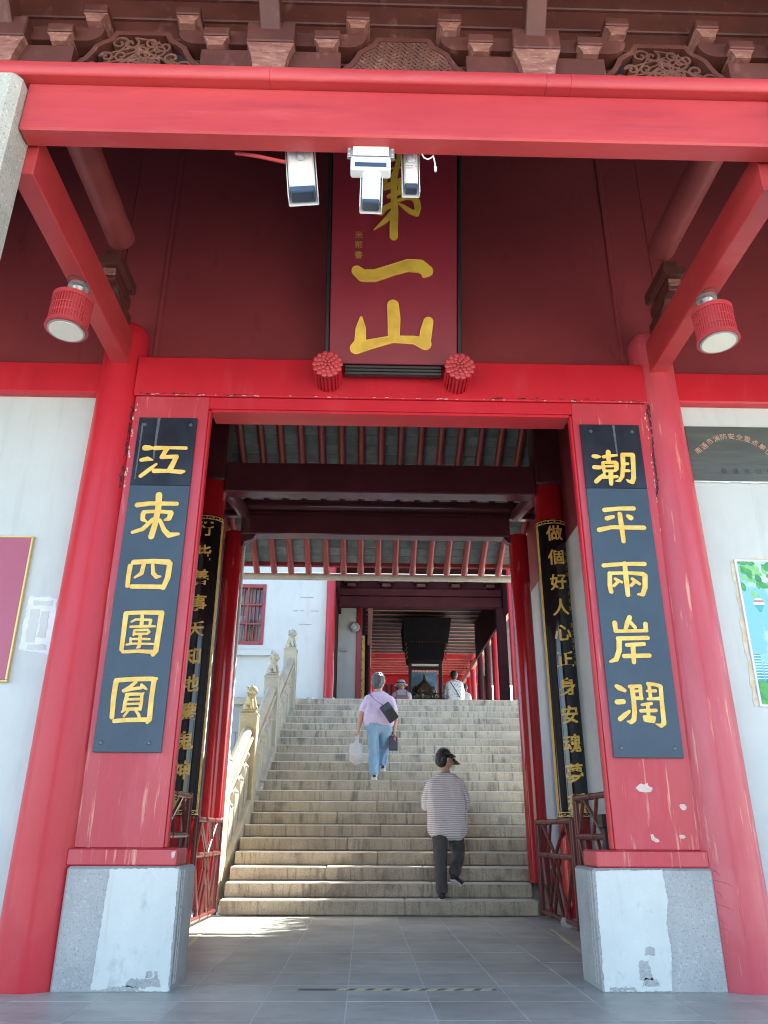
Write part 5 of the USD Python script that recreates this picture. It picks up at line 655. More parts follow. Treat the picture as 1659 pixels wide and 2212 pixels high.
# ---- the two curved couplets on the middle columns
AR = .176
def arcgrid(cx, cy, a0, a1, z0, z1, r0, r1, n):
    A = np.linspace(a0, a1, n+1); V = []; F = []
    for a in A:
        for r in (r0, r1):
            for z in (z0, z1): V.append((cx+r*math.sin(a), cy-r*math.cos(a), z))
    for i in range(n):
        b = 4*i; c = b+4
        for q in ((b+2, b+3, c+3, c+2), (b, c, c+1, b+1), (b, b+2, c+2, c), (b+1, c+1, c+3, b+3)): F += [(q[0], q[1], q[2]), (q[0], q[2], q[3])]
    for b in (0, 4*n): F += [(b, b+1, b+3), (b, b+3, b+2)] if b == 0 else [(b, b+3, b+1), (b, b+2, b+3)]
    m = trimesh.Trimesh(np.array(V), np.array(F), process=False)
    m.fix_normals(); return m
def curved_couplet(label, cx, cy, text, z0, z1, dated=None):
    t = thing('curved_couplet', label, 'couplet')
    H = math.radians(76)
    obj('board', arcgrid(cx, cy, -H, H, z0, z1, AR-.018, AR, 28), 'black_lacquer', t)
    ms = []; th = .004; rA, rB = AR+.0005, AR+th
    bw = .034; da = bw/AR; lw = .007/AR
    for s in (-1, 1):
        for o in (0, da-lw):
            a0 = s*(H-.012-o); ms.append(arcgrid(cx, cy, min(a0, a0-s*lw), max(a0, a0-s*lw), z0+.012, z1-.012, rA, rB, 1))
        k = 0; z = z0+.05
        while z < z1-.10:                                         # running key pattern
            aa, ab = s*(H-.012-lw), s*(H-.012-da+lw); am = (aa+ab)/2
            ms.append(arcgrid(cx, cy, *(sorted((aa, am)) if k % 2 else sorted((am, ab))), z, z+.008, rA, rB, 1))
            ms.append(arcgrid(cx, cy, am-.018, am+.018, z, z+.052, rA, rB, 1)); k += 1; z += .054
    for zz in (z0+.012, z0+.046, z1-.055, z1-.02): ms.append(arcgrid(cx, cy, -H+.012, H-.012, zz, zz+.008, rA, rB, 22))
    for k in range(11):
        a = -H+.3+k*(2*H-.6)/10
        for zz in (z0+.02, z1-.047): ms.append(arcgrid(cx, cy, a, a+.12, zz+.01*(k % 2), zz+.008+.01*(k % 2), rA, rB, 2))
    obj('key_border', ms, 'gold_leaf', t, smooth=False)
    n = len(text); pitch = (z1-z0-.30)/(n-1)
    for i, ch in enumerate(text):
        g = small_shape(ch, .188, .020); g = affinity.skew(affinity.scale(g, 1, 1.0), ys=5)
        m = extr(g, .0045); v = m.vertices.copy(); a = v[:, 0]/AR; r = AR+.0008+v[:, 2]; zc = z1-.165-pitch*i
        m.vertices = np.stack([cx+r*np.sin(a), cy-r*np.cos(a), zc+v[:, 1]], 1); m.fix_normals()
        obj('character', m, 'gold_leaf', t, smooth=False)
    if dated:
        for i, ch in enumerate(dated):
            g = small_shape(ch, .058, .012); m = extr(g, .002); v = m.vertices.copy(); a = .72+v[:, 0]/AR; r = AR+.0008+v[:, 2]
            zc = z1-.40-.080*i-(.11 if i > 7 else 0)-(.055 if i > 3 else 0)
            m.vertices = np.stack([cx+r*np.sin(a), cy-r*np.cos(a), zc+v[:, 1]], 1); m.fix_normals()
            obj('date_character', m, 'gold_dark', t, smooth=False)
curved_couplet('curved glossy black couplet with key border, partly hidden behind the left door panel', MXS[0], MY, '行些善事天知地鑒鬼神欽', .945, 4.06)
curved_couplet('curved glossy black couplet with key border on the middle column right of the stairs', MXS[1], MY, '做個好人心正身安魂夢穩', .945, 4.06, '公元二零一八年佛曆二五六二年')

# ================================================================ THINGS ON THE FRONT BEAM
def framed(a, b, hint=(1, 0, 0)):
    """frame with y along a->b"""
    a, b = np.array(a, float), np.array(b, float); d = b-a; L = np.linalg.norm(d); d /= L
    u = np.array(hint, float); u -= d*(u@d); u /= np.linalg.norm(u); n_ = np.cross(u, d)
    T = np.eye(4); T[:3, 0], T[:3, 1], T[:3, 2], T[:3, 3] = u, d, n_, a
    return T, L
def placed(ms, T):
    m = trimesh.util.concatenate(ms) if isinstance(ms, list) else ms
    m = m.copy(); m.apply_transform(T); return m
def security_camera(label, a, b, w, h, shield, bracket):
    t = thing('security_camera', label, 'camera', 'security cameras hung under the front beam' if 0 else None)
    T, L = framed(a, b, (-1, 0, 0))
    # local: y towards the lens, -z.. the side that faces the viewer
    obj('body', placed(box(-w/2, w/2, 0, L*.84, -h/2, h/2, .010), T), 'white_plastic', t)
    obj('lens_window', placed(box(-w/2+.004, w/2-.004, L*.842, L*.97, -h/2+.004, h/2-.004, .006), T), 'dark_glass', t)
    zs = h/2+.004
    obj('sun_shield', placed([box(-w/2-.010, w/2+.010, -.01, L, -zs-.006, -zs, .002), box(-w/2-.012, -w/2-.007, -.01, L, -zs, zs*.2, .001), box(w/2+.007, w/2+.012, -.01, L, -zs, zs*.2, .001)], T), 'white_plastic', t)
    if shield: obj('mount_arm', placed([box(-.022, .022, -.10, L*.38, h/2, h/2+.022, .010), rod((0, L*.34, h/2+.02), (0, L*.34, h/2+.028), .010, n=12)], T), bracket, t)
    obj('model_label', placed([box(-.012, .030, L*.42, L*.44, h/2, h/2+.0012), box(-.006, .030, L*.48, L*.495, h/2, h/2+.0012), rod((-.028, L*.45, h/2), (-.028, L*.45, h/2+.0014), .004, n=8)] if bracket == 'white_plastic' else rod((.01, L*.55, h/2), (.01, L*.55, h/2+.001), .004, n=8), T), 'grey_plastic', t)
    return t
security_camera('largest white box camera, leftmost of those under the front beam', (-.400, -1.70, 4.27), (-.370, -1.665, 3.955), .140, .10, .01, 'grey_plastic')
security_camera('white box camera hanging below the wide scanner bar on the front beam', (-.004, -1.80, 3.995), (-.007, -1.77, 3.80), .094, .085, 0, 'white_plastic')
security_camera('smallest white box camera, rightmost under the front beam beside the dangling cable', (.206, -1.70, 4.26), (.210, -1.67, 4.01), .075, .07, .01, 'white_plastic')
t = thing('face_scanner', 'wide white scanner bar with dark window on a steel bracket at the front beam', 'scanner')
yo, zo = .10, .0
obj('bracket_plate', [box(-.134, .114, -1.934+yo, -1.912+yo, 4.085+zo, 4.155+zo, .003)], 'steel', t)
obj('cover', box(-.105, .085, -1.945+yo, -1.9345+yo, 4.088+zo, 4.152+zo, .005), 'white_plastic', t)
bb = hullblob([[((x, y+yo, z+zo), .012) for x in (-.103, .083) for y in (-1.945, -1.90) for z in (4.055, 3.990)]], .05, 0, 12)
obj('housing', bb, 'white_plastic', t)
obj('window', box(-.092, .072, -1.9595+yo, -1.9572+yo, 3.992+zo, 4.022+zo, .001), 'dark_glass', t)
for k in range(2):
    for x in (-.124, .104): obj('bolt', rod((x, -1.934+yo, 4.10+.035*k+zo), (x, -1.939+yo, 4.10+.035*k+zo), .006, n=10), 'grey_plastic', t)
t = thing('dangling_cable', 'thin white cable with a small plug dangling beside the rightmost camera', 'cable')
pts = [(.262, -1.80, 4.15), (.272, -1.80, 4.125), (.292, -1.80, 4.113), (.312, -1.80, 4.125), (.322, -1.80, 4.14), (.330, -1.80, 4.09), (.332, -1.80, 4.06)]
obj('wire', tube(pts, .004, 8), 'white_plastic', t); obj('plug', rod((.332, -1.80, 4.06), (.333, -1.80, 4.03), .008, .006, 12), 'white_plastic', t)
pts = [(-.74+.27*s, -1.74-.02*math.sin(math.pi*s), 4.19-.055*math.sin(math.pi*s*.55)) for s in np.linspace(0, 1, 9)]
setd(obj('conduit', tube(pts, .010, 10), 'lamp_red'), label='red flexible conduit looping to the leftmost camera under the beam', category='conduit')
def spot_lamp(label, top, bot, flange):
    t = thing('spot_lamp', label, 'lamp')
    T, L = framed(top, bot)
    R = .118
    ms = [rod((0, .01, 0), (0, L*.985, 0), R-.006, n=40), rod((0, 0, 0), (0, .03, 0), R+.004, n=40), rod((0, L*.38, 0), (0, L*.42, 0), R, n=40), rod((0, L*.62, 0), (0, L*.66, 0), R, n=40), rod((0, L*.86, 0), (0, L-.002, 0), R+.004, R+.010, n=40)]
    for k in range(44):
        a = k/44*2*math.pi
        ms.append(placed(box(-.0035, .0035, .02, L*.88, R-.008, R+.001), np.array(trimesh.transformations.rotation_matrix(a, (0, 1, 0)))))
    obj('housing', placed(ms, T), 'lamp_red', t)
    obj('rim', placed([rod((0, L-.001, 0), (0, L+.006, 0), R*.93, n=40)], T), 'steel', t)
    obj('lens', placed([rod((0, L+.0062, 0), (0, L+.009, 0), R*.84, n=40)], T), 'lamp_glass', t)
    obj('flange', [rod(flange, np.array(flange)+(0, 0, -.022), .062, n=28), rod(np.array(flange)+(0, 0, -.022), np.array(flange)+(0, 0, -.045), .04, .025, n=20)], 'steel', t)
    obj('stem', tube([np.array(flange)+(0, 0, -.03), np.array(top)+(0, 0, .0)], .012, 10), 'steel', t)
def unproject_y(px, py, Y):
    d = rgt*(px-829.5)+up*(1105.75-py)+fwd*1680; return CAM+d*(Y-CAM[1])/d[1]
spot_lamp('red slotted spot lamp hanging from the left side beam', (-1.843, -.90, 3.850), (-1.850, -.905, 3.618), (-1.842, -.87, 3.979))
spot_lamp('red slotted spot lamp hanging from the right side beam', (2.150, -.90, 3.850), (2.154, -.905, 3.618), (2.148, -.87, 3.979))

# ================================================================ NOTICES ON THE WALLS
t = thing('red_board', 'plain rose red notice board in a thin gold frame on the left white wall', 'notice board')
obj('panel', box(-3.6, -2.315, .178, .196, 1.70, 2.67), 'rose_board', t)
obj('frame', [box(-3.6, -2.296, .172, .1985, 2.671, 2.683, .003), box(-3.6, -2.296, .172, .1985, 1.686, 1.698, .003), box(-2.314, -2.301, .1715, .1985, 1.699, 2.670, .003)], 'frame_gold', t)
t = thing('torn_paper', 'faded remains of a white paper notice pasted on the left white wall', 'paper')
obj('sheet', wallpoly(ragged([(-2.272, 1.90), (-2.055, 1.865), (-2.082, 2.25), (-2.268, 2.262)], .02, .006, 77), .1975, .0022), 'paper', t)
r = random.Random(21)
obj('torn_layer', [wallpoly(ragged([(x, z), (x+w, z), (x+w, z+hh), (x, z+hh)], .02, .005, i), .1955-.0002*i, .0015) for i, (x, z, w, hh) in enumerate([(-2.24, 1.95, .06, .22), (-2.165, 1.98, .05, .18), (-2.235, 2.20, .13, .03), (-2.22, 1.90, .12, .035)])], 'white_wash', t)
t = thing('landscape_poster', 'poster of blue sky, leaves and hot air balloons on the right white wall', 'poster')
PX0, PX1, PZ0, PZ1 = 2.575, 4.2, 1.585, 2.565
obj('sky_print', box(PX0, PX1, .190, .198, PZ0, PZ1), 'poster_sky', t)
obj('frame', [box(PX0-.014, PX0-.0005, .184, .1985, PZ0-.014, PZ1+.014, .002), box(PX0, PX1, .184, .1985, PZ1+.0005, PZ1+.014, .002), box(PX0, PX1, .184, .1985, PZ0-.014, PZ0-.0005, .002)], 'poster_white', t)
obj('glue_stain', wallpoly(ragged([(PX0-.045, PZ0-.02), (PX0-.016, PZ0-.012), (PX0-.016, PZ1+.01), (PX0-.034, PZ1+.01)], .05, .009, 5), .1965, .003), 'glue', t)
obj('glue_stain', wallpoly(ragged([(PX0+.05, PZ1+.018), (PX1, PZ1+.018), (PX1, PZ1+.034), (PX0+.05, PZ1+.03)], .05, .007, 6), .1965, .003), 'glue', t)
r = random.Random(4); lv = []
def leafshape(x, z, L, a):
    p = [(L*s, L*.26*math.sin(math.pi*s)**.8) for s in np.linspace(0, 1, 8)]+[(L*s, -L*.26*math.sin(math.pi*s)**.8) for s in np.linspace(1, 0, 8)]
    return affinity.translate(affinity.rotate(Polygon(p).buffer(0), a, origin=(0, 0)), x, z)
for k in range(90):
    x = PX0+.0+r.random()**1.6*1.2; z = PZ1-.005-r.random()*.11*(1 if x > PX0+.25 else 1.5)
    lv.append(leafshape(x, z, r.uniform(.05, .085), r.uniform(-80, 20)))
lv += [leafshape(PX0+.055, PZ1-.215, .075, -35), leafshape(PX0+.12, PZ1-.165, .06, -25)]
clip = Polygon([(PX0+.002, PZ0), (PX1, PZ0), (PX1, PZ1-.001), (PX0+.002, PZ1-.001)])
obj('printed_leaves', wallpoly(unary_union(lv[::2]).intersection(clip), .1893, .0006), 'poster_leaf', t)
obj('printed_leaves', wallpoly(unary_union(lv[1::2]).intersection(clip), .1886, .0006), 'poster_grass', t)
for bx, bz, k in ((PX0+.105, PZ1-.30, 1), (PX0+.235, PZ1-.375, .42)):
    top = Point(bx, bz).buffer(.037*k); low = Polygon([(bx-.030*k, bz-.018*k), (bx+.030*k, bz-.018*k), (bx+.008*k, bz-.062*k), (bx-.008*k, bz-.062*k)])
    ba = obj('printed_balloon', wallpoly(top.union(low), .1892, .0007), 'poster_white', t)
    obj('balloon_band', wallpoly(top.union(low).intersection(Polygon([(bx-.1, bz-.012*k), (bx+.1, bz-.012*k), (bx+.1, bz-.07*k), (bx-.1, bz-.07*k)])), .1886, .0005), 'poster_teal', ba)
    obj('balloon_band', wallpoly(top.intersection(Polygon([(bx-.1, bz+.006*k), (bx+.1, bz+.006*k), (bx+.1, bz+.022*k), (bx-.1, bz+.022*k)])), .1886, .0005), 'pink_cloth', ba)
obj('printed_grass', wallpoly(ragged([(PX0+.001, PZ0+.001), (PX1-.01, PZ0+.001), (PX1-.01, PZ0+.16), (PX0+.001, PZ0+.15)], .03, .004, 8).intersection(clip), .1892, .0007), 'poster_grass', t)
for k, (x, w, hh) in enumerate(((0, .05, .33), (.054, .05, .27), (.108, .035, .22), (.147, .03, .18), (.18, .05, .26), (.24, .04, .20))):
    tw = obj('printed_tower', wallpoly(Polygon([(PX0+.003+x, PZ0+.151), (PX0+x+w, PZ0+.151), (PX0+x+w, PZ0+hh), (PX0+.003+x, PZ0+hh+.004)]), .1892, .0006), 'poster_teal', t)
    obj('tower_storeys', [wallpoly(Polygon([(PX0+.004+x, z), (PX0+x+w-.002, z), (PX0+x+w-.002, z+.006), (PX0+.004+x, z+.006)]), .1887, .0004) for z in np.arange(PZ0+.165, PZ0+hh-.008, .019)], 'poster_white', tw)
t = thing('safety_plate', 'dark plate with an arc of copper characters beside the right column', 'sign')
obj('plate', box(2.362, 3.25, .186, .1985, 3.178, 3.632, .003), 'plate_dark', t)
word = '南通市消防安全重点单位'
arc_pts = [(2.436, 3.427), (2.484, 3.465), (2.532, 3.503), (2.587, 3.530), (2.641, 3.547), (2.701, 3.550), (2.762, 3.544), (2.819, 3.529), (2.872, 3.499), (2.921, 3.465), (2.960, 3.421)]
for i, ch in enumerate(word):
    (xa, za), (xb, zb) = arc_pts[max(0, i-1)], arc_pts[min(10, i+1)]
    g = affinity.translate(affinity.rotate(small_shape(ch, .054), math.degrees(math.atan2(zb-za, xb-xa)), origin=(0, 0)), *arc_pts[i])
    obj('character', wallpoly(g, .1842, .0016), 'copper_text', t, smooth=False)
for i, ch in enumerate('南通市公安局'):
    obj('faint_character', wallpoly(affinity.translate(small_shape(ch, .05), 2.60+.085*i, 3.262), .1848, .0012), 'plate_faint', t, smooth=False)
obj('torn_edge', wallpoly(ragged([(2.37, 3.172), (3.2, 3.166), (3.2, 3.182), (2.37, 3.184)], .03, .004, 9), .1862, .0012), 'paper', t)

# ================================================================ MARKINGS ON THE FLOOR
t = thing('hazard_tape', 'worn yellow and black tape strip across the floor tiles in the doorway', 'tape')
obj('black_band', box(-.35, .745, .060, .110, .0006, .0016), 'faded_black', t)
r = random.Random(2)
for k in range(11):
    x = -.35+k*.0995
    pts = [(x+.006, .061), (x+.060, .061), (x+.090, .109), (x+.036, .109)]
    if r.random() < .9: 
        m = extr(ragged([p for p in pts], .01, .003, k), .0006); m.apply_translation((0, 0, .0018)); obj('yellow_band', m, 'yellow_tape', t)
def floor_line(label, a, b, w):
    d = np.array(b)-np.array(a); n = np.array([-d[1], d[0]])/np.linalg.norm(d)*w/2
    m = extr(ragged([a-n, b-n, b+n, a+n], .05, .006, 3), .001); m.apply_translation((0, 0, .0012))
    setd(obj('floor_line', m, 'yellow_tape'), label=label, category='floor marking')
floor_line('worn yellow line on the floor in front of the right fence', np.array((1.715, 3.05)), np.array((1.60, 1.45)), .028)
floor_line('worn yellow line on the floor in front of the left fence', np.array((-1.385, 2.75)), np.array((-1.325, 1.75)), .028)

# ================================================================ BAMBOO-STYLE FENCES
def fence(label, a, b, h, mid, base=.05):
    t = thing('fence', label, 'fence')
    a, b = np.array(a, float), np.array(b, float); L = np.linalg.norm(b-a); d = (b-a)/L
    P = lambda s, z: np.array([*(a+d*s*L), z])
    R = .027
    for s in (0, 1): obj('post', [rod(P(s, 0.01), P(s, h+.01), R, n=14), sphere(P(s, h+.01), R, 2)]+[rod(P(s, z), P(s, z+.012), R+.004, n=14) for z in (h*.30, h*.62, h-.05)], 'lacquer_brown', t)
    for z in (base, mid, h): obj('rail', [rod(P(.0, z), P(1, z), R*.95, n=14)]+[rod(P(s, z)-np.append(d, 0)*.006, P(s, z)+np.append(d, 0)*.006, R*1.1, n=14) for s in (.33, .66)], 'lacquer_brown', t)
    q = .0175
    bays = [(0, .28), (.28, .5), (.5, .72), (.72, 1)]
    for (s0, z0, s1, z1) in ((.04, mid, .16, h), (.16, h, .50, mid), (.50, mid, .84, h), (.84, h, .96, mid), (.30, mid, .42, h) if L > 1 else (.3, mid, .5, h),
                             (.03, mid, .30, base), (.22, base, .50, mid), (.50, mid, .78, base), (.70, base, .97, mid), (.36, base, .62, mid), (.36, mid, .62, base), (.12, mid, .22, base)):
        obj('diagonal', rod(P(s0, z0), P(s1, z1), q, n=10), 'lacquer_brown', t)
fence('dark red bamboo-style fence at the foot of the stairs, right of the lady in stripes', (1.886, 4.18), (1.930, 2.84), .915, .60)
fence('sunlit red bamboo-style fence at the foot of the stairs, left of the doorway floor', (-1.545, 4.16), (-1.575, 3.02), .915, .60)
fence('taller red bamboo-style fence behind the right door panel', (1.925, 2.62), (1.985, 1.15), 1.10, .78)
fence('taller red bamboo-style fence behind the left door panel', (-1.572, 2.60), (-1.655, 1.15), 1.10, .78)
t = thing('dark_stand', 'black stand half hidden behind the right door panel and fence', 'stand')
obj('top', box(1.828, 1.92, 1.48, 1.62, .845, .945, .006), 'ink_black', t); obj('post', box(1.85, 1.90, 1.52, 1.58, .0, .844, .004), 'ink_black', t)
# ================================================================ STONE BALUSTRADE
bal = thing('balustrade', 'carved granite balustrade with seated lions climbing the left side of the stairs', 'balustrade')
def lion(cx, cy, z, mat_, parent, turn=0.0, seed=0):
    r = random.Random(seed)
    g = [[((-.01, .05, .05), .055), ((.0, .02, .09), .06), ((.02, -.02, .14), .055)],                  # haunch to chest
         [((.02, -.02, .14), .052), ((.035, -.03, .20), .056)],                                       # neck
         [((.05, -.04, .235), .060), ((.045, -.03, .225), .062)],                                       # head
         [((.085, -.055, .220), .034), ((.100, -.06, .212), .030)],                                   # muzzle
         [((.095, -.058, .200), .022)],
         [((.04, -.055, .13), .026), ((.06, -.075, .05), .022), ((.075, -.085, .018), .024)],           # forelegs
         [((.055, .0, .13), .026), ((.085, -.02, .05), .022), ((.10, -.03, .018), .024)],
         [((.0, .07, .05), .05), ((.05, .075, .02), .03)], [((-.05, .02, .05), .05), ((.0, -.05, .02), .03)],
         [((-.06, .08, .05), .022), ((-.075, .085, .13), .024), ((-.05, .07, .17), .016)]]               # tail
    for k in range(16):                                                                               # curls of the mane
        a = r.uniform(1.2, 5.2); h_ = r.uniform(.17, .28); rr_ = .060
        g.append([((.035+rr_*math.cos(a), -.03+rr_*math.sin(a), h_), r.uniform(.014, .021))])
    for s in (-1, 1): g.append([((.035-.028*s*.7, -.03+.045*s, .285), .017)])                         # ears
    for s in (-1, 1): g.append([((.085-.01*s, -.058+.030*s, .250), .013)])                            # brows
    m = blob(g, .018, 3, 12)
    m.apply_scale(1.12)
    m.apply_transform(trimesh.transformations.rotation_matrix(turn, (0, 0, 1))); m.apply_translation((cx, cy, z))
    return obj('lion', m, mat_, parent, smooth=True)
posts = [(-1.715, 4.745, .35, 1.64), (-1.595, 6.0, 1.02, 2.33), (-1.52, 7.78, 1.95, 3.17), (-1.42, 9.55, 2.86, 4.00)]
for i, (cx, cy, z0, z1) in enumerate(posts):
    mt = 'lichen_stone' if i in (0, 1) else 'rail_stone'
    p = obj('post', [box(cx-.12, cx+.12, cy, cy+.24, z0-.3, z1, .012), box(cx-.128, cx+.128, cy-.008, cy+.248, z1-.045, z1-.015, .006)], mt, bal)
    obj('lion_plinth', box(cx-.10, cx+.10, cy+.02, cy+.22, z1+.0005, z1+.03, .008), mt, p)
    lion(cx-.01, cy+.11, z1+.03, mt, p, turn=-.25, seed=i)
for i in range(3):
    (xa, ya, za, ta), (xb, yb, zb, tb) = posts[i], posts[i+1]
    A, B = np.array((xa, ya+.24, 0)), np.array((xb, yb, 0)); L = np.linalg.norm(B-A)
    # heights of the rail where it leaves one post and meets the next
    ha, hb = ta-.42, tb-.26
    if i == 0: ha = ta-.40
    P = lambda s, z: np.array([*(A+(B-A)*s)[:2], z])
    H = lambda s: ha+(hb-ha)*s
    obj('handrail', [rod(P(-.0, H(0)), P(1, H(1)), .072, n=22)], 'rail_stone', bal)
    obj('rail_moulding', [beambox(P(0, H(0)-.085), P(1, H(1)-.085), .19, .05, .012), beambox(P(0, H(0)-.125), P(1, H(1)-.125), .12, .035, .006)], 'rail_stone', bal)
    sa, sb = ha-1.02, hb-1.02
    q = np.array([(-.13, 0), (.13, 0)])
    S = lambda s: sa+(sb-sa)*s
    obj('stringer', beambox(P(-.05, S(-.05)-.02), P(1.05, S(1.05)-.02), .27, .34, .012), 'rail_stone', bal)
    n = 5
    for k in range(n):
        s = (k+.5)/n; c = A+(B-A)*s; zb_ = S(s)+.10; zt = H(s)-.16
        sl = (hb-ha)/L
        hp = .075
        slab = wallpoly(Polygon([(-hp, zb_-hp*sl-.05), (hp, zb_+hp*sl-.05), (hp, zb_+.52+hp*sl*0), (-hp, zb_+.52)]), -.065, .13)
        v = slab.vertices.copy(); d = (B-A)[:2]/L; w = np.array([d[1], -d[0]])
        slab.vertices = np.stack([c[0]+d[0]*v[:, 0]+w[0]*v[:, 1], c[1]+d[1]*v[:, 0]+w[1]*v[:, 1], v[:, 2]], 1)
        if slab.volume < 0: slab.invert()
        b = obj('baluster', slab, 'rail_stone', bal)
        hv = max(.10, zt+.04-(zb_+.52)); k_ = hv/.26
        obj('vase', [lathe([(0, 0), (.075, 0), (.08, .02*k_), (.045, .05*k_), (.04, .07*k_), (.075, .12*k_), (.08, .16*k_), (.05, .20*k_), (.075, .235*k_), (.08, .26*k_), (0, .26*k_)], c[0], c[1], 18, zb_+.521)], 'rail_stone', b)
obj('plinth_wall', [box(-6, -1.80, 10.35, 10.6, 0, 3.06), box(-1.80, -1.32, 10.36, 10.6, 0, 3.14)], 'granite', landing)
obj('plinth_coping', box(-6, -1.62, 10.28, 10.62, 3.062, 3.20, .01), 'rail_stone', landing)
for r_ in range(6):
    for c_ in range(5):
        x0 = -4.3+.62*c_+.3*(r_ % 2); z0 = .1+.49*r_
        if x0+.61 < -1.62: obj('ashlar', box(x0, x0+.612, 10.335, 10.352, z0, z0+.482, .004), 'granite', landing)

# ================================================================ UPPER HALL
HZ = 3.15
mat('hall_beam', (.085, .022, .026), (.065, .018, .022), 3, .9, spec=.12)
hall = thing('upper_hall', 'white walled upper hall with red columns at the top of the stairs', 'hall')
wx0, wx1, wz0, wz1 = -2.86, -2.075, 4.285, 5.55
wp = Polygon([(-6, 3.201), (-.83, 3.16), (-.83, 6.78), (-6, 6.78)]).difference(Polygon([(wx0, wz0), (wx1, wz0), (wx1, wz1), (wx0, wz1)]))
obj('front_wall', wallpoly(wp, 10.6, .25), 'plaster', hall)
for (xa, xb, z) in ((-1.36, -1.10, 5.27), (-1.50, -1.40, 4.985), (-1.36, -1.28, 4.99), (-1.15, -.98, 4.985), (-1.37, -1.12, 4.70)):
    obj('wall_slot', box(xa, xb, 10.594, 10.602, z, z+.022, .003), 'granite_warm', hall)
win = thing('window', parent=hall)
obj('frame', [box(wx0, wx0+.06, 10.585, 10.68, wz0, wz1, .004), box(wx1-.06, wx1, 10.585, 10.68, wz0, wz1, .004), box(wx0+.0605, wx1-.0605, 10.586, 10.68, wz1-.075, wz1, .004), box(wx0+.0605, wx1-.0605, 10.586, 10.68, wz0, wz0+.075, .004)], 'window_red', win)
obj('mullion', box((wx0+wx1)/2+.01, (wx0+wx1)/2+.05, 10.60, 10.66, wz0+.0755, wz1-.0755, .003), 'window_red', win)
for z in (4.70, 5.10): obj('transom', box(wx0+.061, wx1-.061, 10.595, 10.655, z, z+.035, .003), 'window_red', win)
for k in range(9):
    x = wx0+.105+k*.077; obj('bar', rod((x, 10.615, wz0+.07), (x, 10.615, wz1-.07), .009, n=8), 'window_red', win)
obj('pane', box(wx0+.06, wx1-.06, 10.668, 10.672, wz0+.07, wz1-.07), 'pane', win)
obj('curtain', box(wx0-.3, wx1+.3, 10.83, 10.84, wz0-.1, wz1+.1), 'window_glow', win)
obj('white_blind', [box(-2.86, -2.50, 10.79, 10.80, 4.2, 4.93), box(-2.22, -2.14, 10.79, 10.80, 4.2, 4.75)], 'plaster_grey', win)
obj('window_sill', box(-3.0, -1.89, 10.52, 10.599, 4.06, 4.175, .006), 'plaster', hall)
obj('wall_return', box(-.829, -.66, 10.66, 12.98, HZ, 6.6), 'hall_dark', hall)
for (x, y, r_, m_) in ((-.735, 10.55, .098, 'hall_red'), (2.99, 10.55, .095, 'hall_red'), (3.15, 13, .095, 'hall_red'), (3.33, 15, .09, 'hall_red'), (3.44, 17, .09, 'hall_dark'), (3.52, 19, .09, 'hall_dark'), (3.63, 21.5, .10, 'hall_red'), (3.70, 23.0, .10, 'hall_red'), (3.78, 24.6, .10, 'hall_red'), (.02, 18, .10, 'hall_dark'), (.12, 21.5, .10, 'hall_red'), (.22, 23.4, .10, 'hall_red')):  # hall_dark and hall_red paint shaded and lit columns of one row
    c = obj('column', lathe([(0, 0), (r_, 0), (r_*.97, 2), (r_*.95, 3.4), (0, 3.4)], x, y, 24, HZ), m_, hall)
    obj('footing', lathe([(0, 0), (r_+.06, 0), (r_+.06, .05), (r_+.01, .08), (0, .08)], x, y, 20, HZ), 'granite', c)
obj('back_wall', box(-2.2, -.235, 13.0, 13.15, HZ, 6.4), 'plaster', hall)
obj('pilaster', box(-.234, -.115, 12.97, 13.15, HZ, 6.2, .006), 'hall_red', hall)
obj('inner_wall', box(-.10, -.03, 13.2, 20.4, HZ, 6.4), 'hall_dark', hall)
obj('side_wall', box(3.46, 3.52, 10.6, 13.4, HZ, 5.5), 'plaster_grey', hall)
obj('side_board', box(3.05, 3.10, 10.7, 16.6, 5.28, 6.5), 'hall_dark', hall)
obj('side_board', box(-.66, -.60, 10.7, 12.9, 5.55, 6.5), 'hall_dark', hall)
obj('front_beam', box(-.63, 3.02, 11.9, 12.1, 5.475, 5.70, .008), 'hall_beam', hall)
obj('front_beam', box(-.63, 3.02, 11.86, 12.1, 5.715, 5.87, .008), 'hall_beam', hall)
obj('beam_post', box(2.90, 3.10, 11.92, 12.12, HZ, 5.474, .006), 'hall_dark', hall)
for k in range(5):
    x = -.35+k*.78
    obj('bracket', [box(x-.10, x+.10, 11.80, 11.95, 5.90, 5.98, .01), box(x-.17, x+.17, 11.78, 11.95, 6.0, 6.10, .01)], 'brown_paint', hall)
obj('bracket_board', box(-.63, 3.1, 11.96, 12.05, 5.872, 6.6), 'hall_dark', hall)
for k in range(23):
    y = 14.35+.44*k
    if k == 15: continue
    obj('ceiling_joist', box(-.02, 3.75, y, y+.055, 6.280, 6.302, .003), 'joist', hall)
obj('ceiling_board', box(-.4, 4.1, 12.2, 20.6, 6.305, 6.34), 'shade_black', hall)  # black paints the shade over the joists
obj('ceiling_board', box(-.4, 4.1, 20.7, 24.6, 6.305, 6.34), 'hall_red', hall)  # red paints the lit rear part of the same ceiling
for x in (.03, 3.55): obj('ceiling_beam', box(x, x+.12, 12.3, 24.4, 5.95, 6.135, .008), 'joist', hall)
obj('rear_beam', box(-.2, 4.4, 24.50, 24.7, 6.0, 6.30, .008), 'hall_red', hall)
obj('rear_wall', box(-.6, 4.8, 26.2, 26.3, HZ, 7), 'hall_dark', hall)
cv = [(-.2+4.6*t, 26.0+.04*math.sin(t*150)) for t in np.linspace(0, 1, 160)]
cm = extr(LineString(cv).buffer(.012), 3.2); cm.apply_translation((0, 0, HZ)); obj('curtain', cm, 'curtain', hall)
